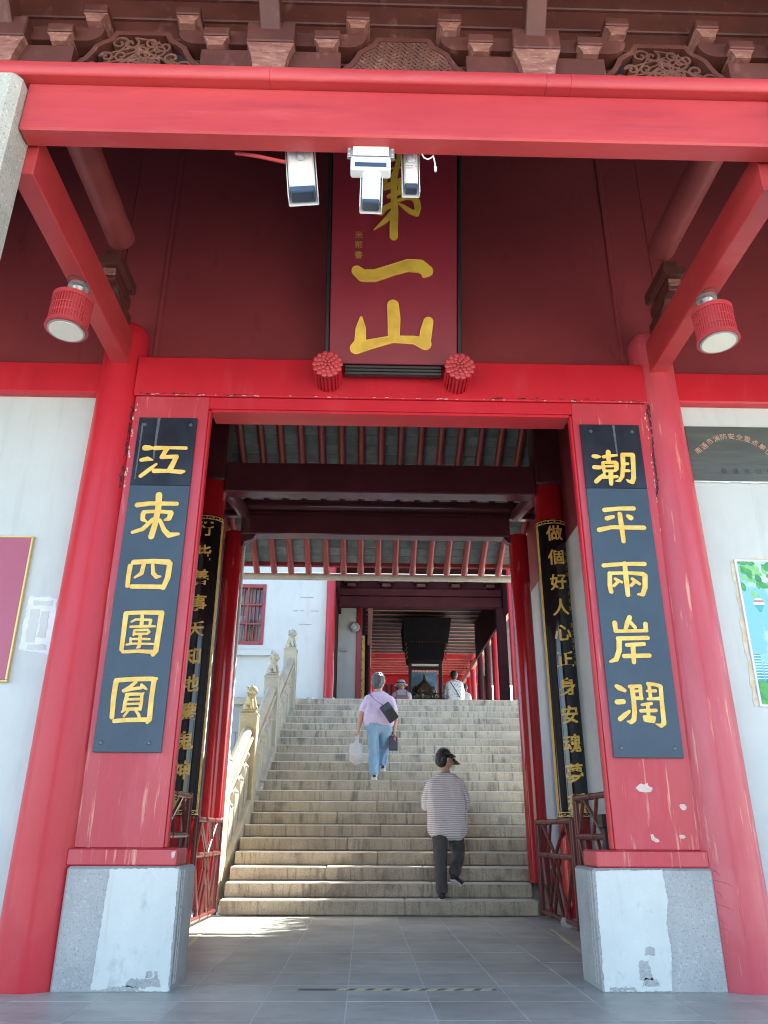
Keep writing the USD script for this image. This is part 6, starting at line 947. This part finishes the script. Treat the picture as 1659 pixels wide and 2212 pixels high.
obj('hall_roof', profx(Polygon([(10.1, 6.64), (17, 9.3), (27, 6.4), (27, 6.6), (17, 9.55), (10.05, 6.84)]), -8, 7), 'roof_tile', hall)
obj('side_wall_left', box(-6, -5.8, 10.9, 26, HZ, 6.3), 'plaster', hall)
for k in range(9): 
    x = -.4+.4*k; obj('eave_rafter', rod((x, 10.2, 6.61), (x, 12.6, 7.53), .045, n=10), 'rafter_red', hall)

t = thing('round_speaker', 'small round grey loudspeaker on the red pilaster of the upper hall', 'loudspeaker')
ang = np.linspace(0, 2*math.pi, 25)
obj('ring', tube([(-.27+.085*math.cos(a), 12.90, 5.24+.085*math.sin(a)) for a in ang], .028, 10), 'speaker_grey', t)
obj('cone', [rod((-.27, 12.93, 5.24), (-.27, 12.90, 5.24), .075, .03, 20)], 'white_plastic', t); obj('wall_mount', rod((-.27, 12.93, 5.24), (-.27, 12.97, 5.24), .03, n=12), 'speaker_grey', t)
setd(obj('junction_box', box(-.60, -.44, 12.94, 12.999, 4.68, 4.745, .006), 'grey_plastic'), label='small grey box low on the white recess wall of the upper hall', category='junction box')
t = thing('gold_couplet', 'tall narrow gold couplet board beside the red pilaster of the upper hall', 'couplet')
obj('board', box(-.112, -.035, 12.93, 12.965, 3.4, 5.05, .004), 'gold_dark', t)
for k in range(13): obj('mark', box(-.105, -.088-.01*(k % 2), 12.925, 12.931, 3.5+.12*k, 3.56+.12*k, .002), 'ink_black', t)
# shrine with its canopy
t = thing('shrine', 'black wooden altar shrine with golden offerings deep inside the upper hall', 'shrine')
sx0, sx1, sy = 1.17, 2.10, 16.5
for x in (sx0, sx1-.09): obj('post', box(x, x+.09, sy, sy+.10, HZ, 5.16, .008), 'ink_black', t)
obj('base_cabinet', [box(sx0-.06, sx1+.06, sy-.06, sy+.8, HZ, 4.10, .012), box(sx0-.09, sx1+.09, sy-.09, sy+.8, 4.12, 4.20, .012)], 'ink_black', t)
for k in range(4): 
    x = sx0+.05+k*.28; obj('rail_post', [box(x-.02, x+.02, sy-.085, sy-.045, 4.201, 4.36, .004), sphere((x, sy-.065, 4.38), .026, 2)], 'ink_black', t)
obj('low_rail', box(sx0-.05, sx1+.05, sy-.08, sy-.05, 4.30, 4.325, .003), 'ink_black', t)
obj('glass_strip', box(sx0+.092, sx1-.092, sy+.02, sy+.05, 5.07, 5.13, .002), 'white_plastic', t)
obj('head_rail', box(sx0+.091, sx1-.091, sy+.01, sy+.09, 4.975, 5.06, .004), 'ink_black', t)
for k in range(10):
    x = sx0+.13+k*.075; obj('lattice_fret', [tube([(x+.025*math.cos(a), sy+.03, 4.93+.025*math.sin(a)) for a in np.linspace(0, 2*math.pi, 9)], .007, 6)][0], 'white_plastic', t)
obj('backdrop', box(sx0+.09, sx1-.09, sy+.55, sy+.57, 4.2, 5.0), 'mountain_blue', t)
xc = (sx0+sx1)/2
obj('statue', hullblob([[((xc, sy+.40, 4.72), .05), ((xc, sy+.40, 4.84), .035)], [((xc, sy+.4, 4.87), .038)], [((xc-.20, sy+.42, 4.45), .10), ((xc+.20, sy+.42, 4.45), .10), ((xc, sy+.42, 4.68), .09)], [((xc-.28, sy+.42, 4.40), .07), ((xc-.26, sy+.42, 4.56), .03)], [((xc+.28, sy+.42, 4.40), .07), ((xc+.26, sy+.42, 4.56), .03)]], .04, 2, 14), 'bronze', t)
r = random.Random(14)
for k in range(9):
    x = sx0+.16+k*.078; h_ = r.uniform(.05, .12)
    obj('offering', [lathe([(0, 0), (.035, 0), (.018, .02), (.04, h_*.7), (.02, h_), (0, h_+.01)], x, sy+.14, 12, 4.22)], 'offering_gold' if k % 3 else 'white_plastic', t)
t = thing('hanging_canopy', 'large dark carved canopy hanging above the altar shrine', 'canopy')
def tier(x0, x1, z0, y0, X0, X1, z1, y1, yb):
    return trimesh.convex.convex_hull(np.array([(x0, y0, z0), (x1, y0, z0), (X0, y1, z1), (X1, y1, z1), (x0, yb, z0), (x1, yb, z0), (X0, yb, z1), (X1, yb, z1)]))
obj('lower_tier', tier(1.13, 2.10, 5.165, 16.1, 1.08, 2.14, 5.55, 15.9, 16.9), 'matte_black', t)
obj('upper_tier', tier(1.03, 2.20, 5.56, 15.8, .98, 2.26, 6.12, 15.3, 16.9), 'matte_black', t)
for s in (-1, 1):
    for k in range(7): obj('tassel', rod((1.615+s*(.50+.012*k), 15.95-.04*k, 5.22+.11*k), (1.615+s*(.54+.014*k), 15.95-.04*k, 5.13+.11*k), .022, .008, 8), 'bronze', t)
for k in range(12): obj('tassel', rod((1.2+.075*k, 15.78, 5.60), (1.2+.075*k, 15.78, 5.55), .012, .006, 6), 'bronze', t)

# ================================================================ PEOPLE
def hand(w, d, side, curl=.9, k=1.0):
    """chains of a half closed hand at the wrist w, pointing along d; side: unit vector towards the thumb"""
    w, d, side = np.array(w, float), np.array(d, float), np.array(side, float); d /= np.linalg.norm(d); side -= d*(side@d); side /= np.linalg.norm(side); n_ = np.cross(side, d)
    out = [[(w, .024*k), (w+d*.075*k+side*.025*k, .017*k)], [(w, .024*k), (w+d*.075*k-side*.025*k, .016*k)]]
    for i, (o, L) in enumerate(((.029, .9), (.010, 1.0), (-.010, .95), (-.028, .78))):
        p = w+d*.078*k+side*o*k; q = p+(d*math.cos(curl*.5)+n_*math.sin(curl*.5))*.040*L*k; r_ = q+(d*math.cos(curl*1.5)+n_*math.sin(curl*1.5))*.034*L*k
        out.append([(p, .010*k), (q, .009*k), (r_, .008*k)])
    p = w+d*.025*k+side*.024*k; q = p+(d*.6+side*.7+n_*.3)*.038*k; out.append([(p, .012*k), (q, .010*k), (q+(d*.8+n_*.5)*.028*k, .009*k)])
    return out
def head_parts(c, look, k=1.0):
    """head, nose, ears and eyes round the centre c, looking along look"""
    c, f = np.array(c, float), np.array(look, float); f /= np.linalg.norm(f); s = np.cross(f, (0, 0, 1.0)); s /= np.linalg.norm(s); u = np.cross(s, f)
    g = [[(c+u*.03*k-f*.015*k, .088*k), (c+f*.015*k-u*.02*k, .080*k), (c+f*.03*k-u*.085*k, .040*k)], [(c+f*.092*k+u*.005*k, .011*k), (c+f*.105*k-u*.025*k, .014*k)], [(c+f*.085*k-u*.062*k, .016*k)]]
    for q in (-1, 1): g.append([(c+s*q*.088*k-f*.005*k+u*.012*k, .018*k), (c+s*q*.086*k-f*.002*k-u*.022*k, .014*k)])
    eyes = [sphere(c+f*.082*k+s*q*.033*k+u*.008*k, .013*k, 2) for q in (-1, 1)]
    return g, eyes, (f, s, u)
def tuft(g, e, it): return wrinkle(blob(g, e, it), .016, 34, 8, (1, 1, .6))
def cloth(amp, sc, seed, *a, **k): return wrinkle(hullblob(*a, **k), amp, sc, seed)
def below(z): return Manifold.cube((4, 4, 4), True).translate((0, 0, z-2))
def cutz(z, c): return Manifold.cube((3, 3, 3), True).translate((float(c[0]), float(c[1]), z-1.5))

# ---- woman in the striped shirt
t = thing('person', 'person in striped shirt, grey trousers and black visor stepping onto the lowest steps', 'person')
look = np.array((.92, .35, -.12)); hc = np.array((.945, 4.625, 1.604))
hg, eyes, (f, s, u) = head_parts(hc, look, .98)
shL, shR = np.array((.775, 4.585, 1.335)), np.array((1.095, 4.585, 1.335)); elL, elR = np.array((.702, 4.60, 1.085)), np.array((1.168, 4.60, 1.085)); wrL, wrR = np.array((.83, 4.80, 1.10)), np.array((1.03, 4.80, 1.12))
hipL, hipR = np.array((.855, 4.49, .86)), np.array((1.015, 4.51, .86)); knL, knR = np.array((.845, 4.45, .54)), np.array((1.075, 4.66, .60)); anL, anR = np.array((.842, 4.315, .225)), np.array((1.005, 4.46, .385))
body = hg+[[(hc-(0, 0, .10), .05), ((.94, 4.60, 1.40), .055)]]+[[((.82, 4.58, 1.31), .07), ((1.06, 4.58, 1.31), .07), ((.86, 4.52, .95), .09), ((1.02, 4.52, .95), .09)]]
body = [[x for x in c] for c in body]
arms = [[(shL, .045), (elL, .036), (wrL, .026)], [(shR, .045), (elR, .036), (wrR, .026)], [(hipL, .07), (knL, .048), (anL, .036)], [(hipR, .07), (knR, .048), (anR, .036)]]+hand(wrL, (.3, .9, .1), (.6, 0, .8))+hand(wrR, (-.3, .9, .1), (-.6, 0, .8))
obj('body', blob(hg+[[(hc-(0, 0, .10), .05), ((.94, 4.60, 1.36), .055)], [((.82, 4.58, 1.31), .06), ((1.06, 4.58, 1.31), .06)], [((.94, 4.58, 1.25), .07), ((.94, 4.53, .92), .08)]]+arms, .016, 5), 'skin', t, smooth=True)
obj('eyes', eyes, 'eye_dark', t)
obj('striped_shirt', cloth(.016, 10, 1, [[((.785, 4.58, 1.325), .074), ((1.085, 4.58, 1.325), .074), ((.88, 4.58, 1.39), .068), ((1.00, 4.58, 1.39), .068), ((.845, 4.508, .86), .138), ((1.035, 4.508, .86), .138)],
    [((.785, 4.58, 1.33), .072), ((.715, 4.59, 1.165), .066)], [((1.085, 4.58, 1.33), .072), ((1.158, 4.59, 1.165), .066)]], .018, 6, minus=below(.905)), 'striped_shirt', t, smooth=True)
for q, (e_, w_) in enumerate(((elL, wrL), (elR, wrR))): obj('white_sleeve', blob([[(e_+(0, -.002, .045), .047), (e_, .047), (w_, .033)]], .018, 4), 'sleeve_white', t, smooth=True)
obj('trousers', cloth(.018, 12, 2, [[(hipL+(-.01, .02, .0), .096), (hipR+(.01, .02, .0), .096), (hipL+(0, .015, -.02), .100), (hipR+(0, .015, -.02), .100)], [(hipL+(0, 0, -.02), .096), (knL, .075)], [(knL, .074), (anL+(0, 0, .02), .062)], [(hipR+(0, 0, -.02), .098), (knR, .078)], [(knR, .076), (anR+(0, 0, .03), .064)]], .018, 5), 'trouser_grey', t, smooth=True)
for nm, a_, d_ in (('shoe', anL, (.03, 1, -.02)), ('shoe', anR, (.62, .72, -.42))):
    d = np.array(d_, float); d /= np.linalg.norm(d); o = a_+np.array((0, 0, -.038))
    sh = obj('shoe', blob([[(o-d*.035, .036), (o+d*.06, .036), (o+d*.15-(0, 0, .008), .030)], [(o, .04), (o+(0, 0, .02), .038)]], .014, 4), 'shoe_dark', t, smooth=True)
    n_ = np.array((0, 0, 1.0))-d*d[2]; n_ /= np.linalg.norm(n_)
    obj('sole', hullblob([[(o-d*.042-n_*.033, .010), (o+d*.15-n_*.038, .010), (o+d*.06-n_*.036+np.cross(d, n_)*.034, .010), (o+d*.06-n_*.036-np.cross(d, n_)*.034, .010), (o-d*.035-n_*.033+np.cross(d, n_)*.026, .010), (o-d*.035-n_*.033-np.cross(d, n_)*.026, .010)]], .03, 0, 10), 'sole_white', sh)
obj('hair', blob([[(hc+u*.045-f*.020, .094), (hc-f*.045-u*.02, .080)]], .014, 4), 'hair_black', t, smooth=True)
vz = thing('visor', parent=t)
ringpts = [hc+u*.035+(f*math.cos(a)*.108+s*math.sin(a)*.103) for a in np.linspace(0, 2*math.pi, 25)]
obj('band', [m for k in range(24) for m in (rod(ringpts[k]+u*.012, ringpts[k+1]+u*.012, .014, n=8), rod(ringpts[k]-u*.012, ringpts[k+1]-u*.012, .014, n=8))], 'visor_black', vz)
brim = []
for k in range(13):
    a = -1.25+2.5*k/12; brim.append((f*math.cos(a)*.105+s*math.sin(a)*.105, (f*math.cos(a*.8)*.182+s*math.sin(a*.8)*.15)-u*.055))
V = []; F = []
for a_, b_ in brim: V += [hc+u*.03+a_, hc+u*.03+b_, hc+u*.024+a_, hc+u*.024+b_]
for k in range(12):
    i, j = 4*k, 4*k+4; F += [(i, i+1, j+1), (i, j+1, j), (i+2, j+3, i+3), (i+2, j+2, j+3), (i+1, i+3, j+3), (i+1, j+3, j+1)]
bm = trimesh.Trimesh(np.array(V), np.array(F), process=False); obj('brim', bm, 'visor_black', vz)
bm2 = bm.copy(); bm2.vertices = bm2.vertices+np.array((0, 0, .0065)); obj('brim_trim', bm2, 'visor_cream', vz)

# ---- man in the lavender shirt
t = thing('person', 'person in lavender shirt and blue jeans carrying bags halfway up the stairs', 'person')
look = np.array((.35, .93, .05)); hc = np.array((.192, 7.10, 2.945))
hg, eyes, (f, s, u) = head_parts(hc, look, 1.08)
shL, shR = np.array((.015, 7.05, 2.665)), np.array((.375, 7.05, 2.665)); elL, elR = np.array((-.060, 7.03, 2.435)), np.array((.455, 7.03, 2.435)); wrL, wrR = np.array((-.095, 7.00, 2.245)), np.array((.435, 7.09, 2.245))
hipL, hipR = np.array((.115, 7.03, 2.29)), np.array((.285, 7.05, 2.29)); knL, knR = np.array((.125, 7.02, 1.915)), np.array((.285, 7.20, 1.99)); anL, anR = np.array((.138, 6.925, 1.590)), np.array((.268, 7.215, 1.735))
body = hg+[[(hc-(0, 0, .11), .06), ((.195, 7.07, 2.70), .065)], [((.05, 7.05, 2.65), .06), ((.34, 7.05, 2.65), .06)], [((.195, 7.07, 2.6), .06), ((.2, 7.06, 2.35), .07)],
    [(shL, .050), (elL, .042), (wrL, .029)], [(shR, .050), (elR, .042), (wrR, .029)], [(hipL, .08), (knL, .055), (anL, .04)], [(hipR, .08), (knR, .055), (anR, .04)]]+hand(wrL, (-.1, 0, -1), (0, 1, 0), 1.3)+hand(wrR, (0, .1, -1), (0, 1, 0), 1.3)
obj('body', blob(body, .016, 5), 'skin', t, smooth=True)
obj('eyes', eyes, 'eye_dark', t)
obj('hair', tuft([[(hc+u*.040-f*.014, .105), (hc-f*.038-u*.035, .088)], [(hc+u*.05+f*.02, .096)]], .010, 2), 'hair_grey', t, smooth=True)
obj('lavender_shirt', cloth(.020, 10, 3, [[((.045, 7.05, 2.655), .078), ((.345, 7.05, 2.655), .078), ((.145, 7.06, 2.735), .065), ((.245, 7.06, 2.735), .065), ((.085, 7.04, 2.36), .125), ((.315, 7.04, 2.36), .125)],
    [((.035, 7.05, 2.66), .076), ((-.025, 7.035, 2.525), .074)], [((.355, 7.05, 2.66), .076), ((.420, 7.035, 2.525), .074)]], .018, 6, minus=below(2.375)), 'lavender', t, smooth=True)
obj('jeans', cloth(.022, 12, 4, [[(hipL+(-.012, 0, .09), .108), (hipR+(.012, 0, .09), .108), (hipL+(-.01, 0, -.02), .110), (hipR+(.01, 0, -.02), .110)], [(hipL+(0, 0, -.04), .100), (knL, .080)], [(knL, .080), (anL+(0, 0, .015), .072)], [(hipR+(0, 0, -.04), .100), (knR, .078)], [(knR, .078), (anR+(0, 0, .02), .068)]], .018, 5, minus=None), 'denim', t, smooth=True)
for a_, d_ in ((anL, (-.03, 1, -.04)), (anR, (.05, 1, -.03))):
    d = np.array(d_, float); d /= np.linalg.norm(d); o = a_+np.array((0, 0, -.040))
    sh = obj('shoe', blob([[(o-d*.045, .040), (o+d*.07, .042), (o+d*.17-(0, 0, .010), .034)], [(o-d*.03, .042), (o+(0, 0, .03)-d*.02, .040)]], .014, 4), 'shoe_white', t, smooth=True)
    obj('heel_patch', box(o[0]-.024, o[0]+.024, o[1]-.094, o[1]-.072, o[2]-.008, o[2]+.030, .006), 'visor_black', sh)
    obj('sole', hullblob([[(o-d*.055+(0, 0, -.036), .014), (o+d*.17+(0, 0, -.036), .014), (o+d*.08+(.036, 0, -.036), .014), (o+d*.08+(-.036, 0, -.036), .014), (o-d*.05+(.03, 0, -.036), .014), (o-d*.05+(-.03, 0, -.036), .014)]], .03, 0, 10), 'sole_white', sh)
b = thing('plastic_bag', 'translucent white plastic carrier bag with food hanging from the left hand', 'bag')
bm = hullblob([[((-.185, 6.99, 1.80), .05), ((-.085, 6.99, 1.79), .055), ((-.19, 7.03, 1.99), .035), ((-.07, 7.03, 1.99), .035), ((-.14, 7.0, 1.76), .04), ((-.13, 6.97, 2.0), .03)], [((-.13, 7.0, 2.02), .035), ((-.10, 7.0, 2.14), .014)]], .02, 2)
v = bm.vertices.copy(); nz = meshkit.fbm(v*22, 3, 4)-.5; bm.vertices = v+bm.vertex_normals*nz[:, None]*.030
obj('film', bm, 'bag_film', b, smooth=True)
for sx_ in (-.018, .012): obj('handle', tube([(-.125+sx_, 7.0, 2.10), (-.105+sx_*.6, 7.0, 2.17), (-.105, 6.995, 2.205)], .010, 8), 'bag_film', b)
for k, (dx, dz, rr_, m_) in enumerate(((-.165, 1.805, .038, 'food_cream'), (-.12, 1.80, .034, 'food_cream'), (-.10, 1.785, .03, 'white_cloth'), (-.175, 1.85, .03, 'food_cream'))): obj('food', sphere((dx, 7.0, dz), rr_, 2, (1, .7, .8)), m_, b)
b = thing('black_case', 'black oblong case with a pink tag held in the right hand', 'case')
obj('body', hullblob([[((x, y, z), .022) for x in (.375, .468) for y in (7.06, 7.13) for z in (1.955, 2.115)]], .04, 0, 14), 'case_blue', b, smooth=40)
obj('cap', box(.40, .445, 7.075, 7.115, 2.137, 2.155, .006), 'bag_black', b)
obj('handle', tube([(.40, 7.095, 2.15), (.405, 7.10, 2.195), (.435, 7.10, 2.205), (.442, 7.095, 2.15)], .008, 8), 'bag_black', b)
obj('tag', hullblob([[((.435, 7.028, 2.11), .016), ((.44, 7.028, 2.085), .018)]], .03, 0, 10), 'pink_tag', b)
b = thing('crossbody_bag', 'black crossbody bag slung on its strap over the lavender shirt', 'bag')
T, L = framed((.285, 6.885, 2.555), (.435, 6.90, 2.345), (1, 0, .6))
obj('pouch', placed(hullblob([[((x, y, z), .020) for x in (-.062, .062) for y in (.0, L-.02) for z in (-.012, .022)]], .05, 0, 12), T), 'bag_black', b, smooth=40)
obj('flap', placed(box(-.066, .066, .0, .075, -.038, -.030, .006), T), 'case_blue', b)
sp = [(.05, 7.10, 2.775), (.045, 6.985, 2.755), (.09, 6.945, 2.70), (.16, 6.917, 2.63), (.235, 6.895, 2.575), (.29, 6.888, 2.54)]
obj('strap', [beambox(sp[i], sp[i+1], .024, .006, .001) for i in range(5)], 'bag_black', b)
obj('buckle', sphere((.245, 6.888, 2.572), .012, 2), 'pink_tag', b)

# ---- visitors inside the hall
def visitor(label, x, y, hgt, shirt, trousers, hairm, w=.40, extra=None, z=HZ):
    t = thing('person', label, 'person'); k = hgt/1.7
    P = lambda a, b, c: np.array((x+a*k, y+b*k, z+c*k))
    hc = P(0, .02, 1.585); hg, eyes, (f, s, u) = head_parts(hc, (.15, 1, -.05), k)
    sh = w/2-.05
    obj('body', blob(hg+[[(P(0, 0, 1.46), .055*k), (P(0, 0, 1.38), .06*k)], [(P(-sh, 0, 1.36), .06*k), (P(sh, 0, 1.36), .06*k)], [(P(0, .01, 1.3), .05*k), (P(0, .01, 1.0), .06*k)]]+[c for q in (-1, 1) for c in ([(P(q*(sh+.02), 0, 1.36), .05*k), (P(q*(sh+.07), .02, 1.10), .04*k), (P(q*(sh+.03), .10, .88), .028*k)], [(P(q*.09, 0, .92), .08*k), (P(q*.10, .02, .5), .055*k), (P(q*.10, 0, .09), .04*k)])]+hand(P(-sh-.03, .10, .88), (0, .3, -1), (0, 1, 0))+hand(P(sh+.03, .10, .88), (0, .3, -1), (0, 1, 0)), .022, 4), 'skin', t, smooth=True)
    obj('eyes', eyes, 'eye_dark', t)
    obj('shirt', cloth(.010, 9, 5, [[(P(-sh+.01, 0, 1.36), .075*k), (P(sh-.01, 0, 1.36), .075*k), (P(-.05, 0, 1.42), .06*k), (P(.05, 0, 1.42), .06*k), (P(-.10, 0, .92), .125*k), (P(.10, 0, .92), .125*k)]]+[[(P(q*sh, 0, 1.36), .072*k), (P(q*(sh+.06), .02, 1.10), .062*k)] for q in (-1, 1)]+[[(P(q*(sh+.06), .02, 1.10), .058*k), (P(q*(sh+.035), .09, .93), .045*k)] for q in (-1, 1)], .02, 4, minus=cutz(float(P(0, 0, .93)[2]), (x, y))), shirt, t, smooth=True)
    obj('trousers', cloth(.018, 12, 2, [[(P(-.08, 0, .98), .115*k), (P(.08, 0, .98), .115*k), (P(-.08, 0, .88), .105*k), (P(.08, 0, .88), .105*k)]]+[[(P(q*.09, 0, .86), .10*k), (P(q*.10, .02, .5), .075*k)] for q in (-1, 1)]+[[(P(q*.10, .02, .5), .075*k), (P(q*.10, 0, .10), .062*k)] for q in (-1, 1)], .022, 4), trousers, t, smooth=True)
    for q in (-1, 1): obj('shoe', blob([[(P(q*.10, -.04, .045), .042*k), (P(q*.11, .15, .04), .036*k)]], .02, 3), 'shoe_dark', t, smooth=True)
    obj('hair', blob([[(hc+u*.040*k-f*.014*k, .100*k), (hc-f*.035*k-u*.03*k, .086*k)]], .018, 3), hairm, t, smooth=True)
    return t
t = visitor('person in pale patterned shirt and dark jeans standing before the shrine, back turned', 2.385, 16.2, 1.72, 'floral', 'denim_dark', 'hair_black', .44)
setd(obj('crossbody_strap', tube([(2.26, 16.08, 4.57), (2.40, 16.06, 4.35), (2.52, 16.08, 4.15)], .010, 8), 'bag_black'), label='dark shoulder strap across the back of the patterned shirt', category='strap')
visitor('person in light clothes mostly hidden behind the right of the patterned shirt', 2.78, 17.2, 1.55, 'white_cloth', 'trouser_grey', 'hair_black', .36)
# bowed worshipper: kneeling on the hall floor
t = thing('person', 'person in white shirt and white hat bowing at the top of the stairs', 'person')
bx, by, bz = .845, 13.6, HZ
hc = np.array((bx-.01, by+.10, 4.03)); hg, eyes, (f, s, u) = head_parts(hc, (.1, .8, -.5), 1.0)
obj('body', blob(hg+[[(hc-(0, .05, .09), .05), ((bx, by, 3.86), .06)], [((bx-.15, by, 3.80), .06), ((bx+.15, by, 3.80), .06)], [((bx, by+.02, 3.75), .05), ((bx, by-.12, 3.42), .06)], [((bx-.17, by, 3.8), .045), ((bx-.22, by+.12, 3.58), .036), ((bx-.05, by+.26, 3.66), .026)], [((bx+.17, by, 3.8), .045), ((bx+.22, by+.12, 3.58), .036), ((bx+.05, by+.26, 3.66), .026)], [((bx-.1, by-.12, 3.36), .08), ((bx-.12, by+.28, 3.24), .06), ((bx-.12, by-.12, 3.20), .045)], [((bx+.1, by-.12, 3.36), .08), ((bx+.12, by+.28, 3.24), .06), ((bx+.12, by-.12, 3.20), .045)]]+hand((bx-.05, by+.26, 3.66), (.1, .2, 1), (1, 0, 0), .3)+hand((bx+.05, by+.26, 3.66), (-.1, .2, 1), (-1, 0, 0), .3), .022, 4), 'skin', t, smooth=True)
obj('eyes', eyes, 'eye_dark', t)
obj('white_shirt', cloth(.012, 9, 6, [[((bx-.13, by, 3.80), .085), ((bx+.13, by, 3.80), .085), ((bx-.05, by+.01, 3.87), .07), ((bx+.05, by+.01, 3.87), .07), ((bx-.13, by-.12, 3.42), .15), ((bx+.13, by-.12, 3.42), .15)], [((bx-.15, by, 3.80), .08), ((bx-.22, by+.10, 3.60), .062)], [((bx+.15, by, 3.80), .08), ((bx+.22, by+.10, 3.60), .062)]], .022, 5), 'white_cloth', t, smooth=True)
obj('trousers', cloth(.018, 12, 2, [[((bx-.1, by-.12, 3.36), .12), ((bx+.1, by-.12, 3.36), .12)], [((bx-.1, by-.10, 3.34), .10), ((bx-.12, by+.28, 3.245), .075)], [((bx+.1, by-.10, 3.34), .10), ((bx+.12, by+.28, 3.245), .075)], [((bx-.12, by+.28, 3.23), .068), ((bx-.12, by-.16, 3.215), .058)], [((bx+.12, by+.28, 3.23), .068), ((bx+.12, by-.16, 3.215), .058)]], .022, 4), 'trouser_grey', t, smooth=True)
hb = obj('hat', [lathe([(0, .10), (.06, .098), (.095, .07), (.105, .02), (.105, 0), (.165, -.035), (.168, -.028), (.108, .012), (0, .03)], hc[0], hc[1], 24, hc[2]+.045)], 'white_cloth', t)
obj('hat_band', lathe([(.107, .0), (.111, .0), (.110, .03), (.106, .03)], hc[0], hc[1], 24, hc[2]+.052), 'visor_black', hb)
b = thing('pink_backpack', 'pink and white backpack on the back of the bowing person', 'backpack')
obj('pack', hullblob([[((bx+x, by-.24, z), .06) for x in (-.11, .11) for z in (3.46, 3.70)]], .03, 2), 'pink_cloth', b, smooth=True)
for x in (-.12, .12): obj('strap', tube([(bx+x, by-.16, 3.70), (bx+x, by-.06, 3.90), (bx+x, by+.06, 3.90)], .014, 8), 'pink_cloth', b)

# ================================================================ UNSEEN TREE ADDED TO SHADE THE FLOOR
def tree(name, label, x, y, h, cr, seed, nleaf):
    r = random.Random(seed); t = thing(name, label, 'tree', loc=(x, y, 0))
    ms = [rod((0, 0, -.2), (.05, .02, h*.45), .16, .11, 12)]
    tips = []
    for k in range(9):
        a = k*2.4; L = r.uniform(.55, 1.0)*cr; p0 = np.array((.05, .02, 3.1)); p1 = p0+np.array((math.cos(a)*L*.45, math.sin(a)*L*.45, 2.2)); p2 = p1+np.array((math.cos(a+.3)*L*.4, math.sin(a+.3)*L*.4, .7))
        ms += [rod(p0, p1, .06, .035, 8), rod(p1, p2, .035, .015, 8)]; tips += [p1, p2]
    obj('trunk', ms, 'bark', t)
    nr_ = np.random.default_rng(seed); c = []
    for k in range(46):
        d = nr_.normal(size=3); d /= np.linalg.norm(d); c.append(np.array((0, 0, 6.0))+d*np.array((cr, cr*.8, .95))*nr_.uniform(.3, .95))
    c = np.array(c+tips); idx = nr_.integers(0, len(c), nleaf)
    P = c[idx]+nr_.normal(size=(nleaf, 3))*np.array((.26, .26, .16))
    n_ = nr_.normal(size=(nleaf, 3))+np.array((0, 0, .8)); n_ /= np.linalg.norm(n_, axis=1)[:, None]
    a_ = np.cross(n_, nr_.normal(size=(nleaf, 3))); a_ /= np.linalg.norm(a_, axis=1)[:, None]; b_ = np.cross(n_, a_); sz = nr_.uniform(.05, .10, nleaf)[:, None]
    V = np.stack([P-a_*sz, P+b_*sz*.5, P+a_*sz, P-b_*sz*.5], 1).reshape(-1, 3); i0 = np.arange(nleaf)*4
    F = np.concatenate([np.stack([i0, i0+1, i0+2], 1), np.stack([i0, i0+2, i0+3], 1)])
    obj('crown', trimesh.Trimesh(V, F, process=False), 'leaf', t, smooth=False)
tree('broadleaf_tree', 'unseen broadleaf tree right of the stairs, added to shade the floor', 4.75, 8.0, 7.2, 1.6, 5, 26000)
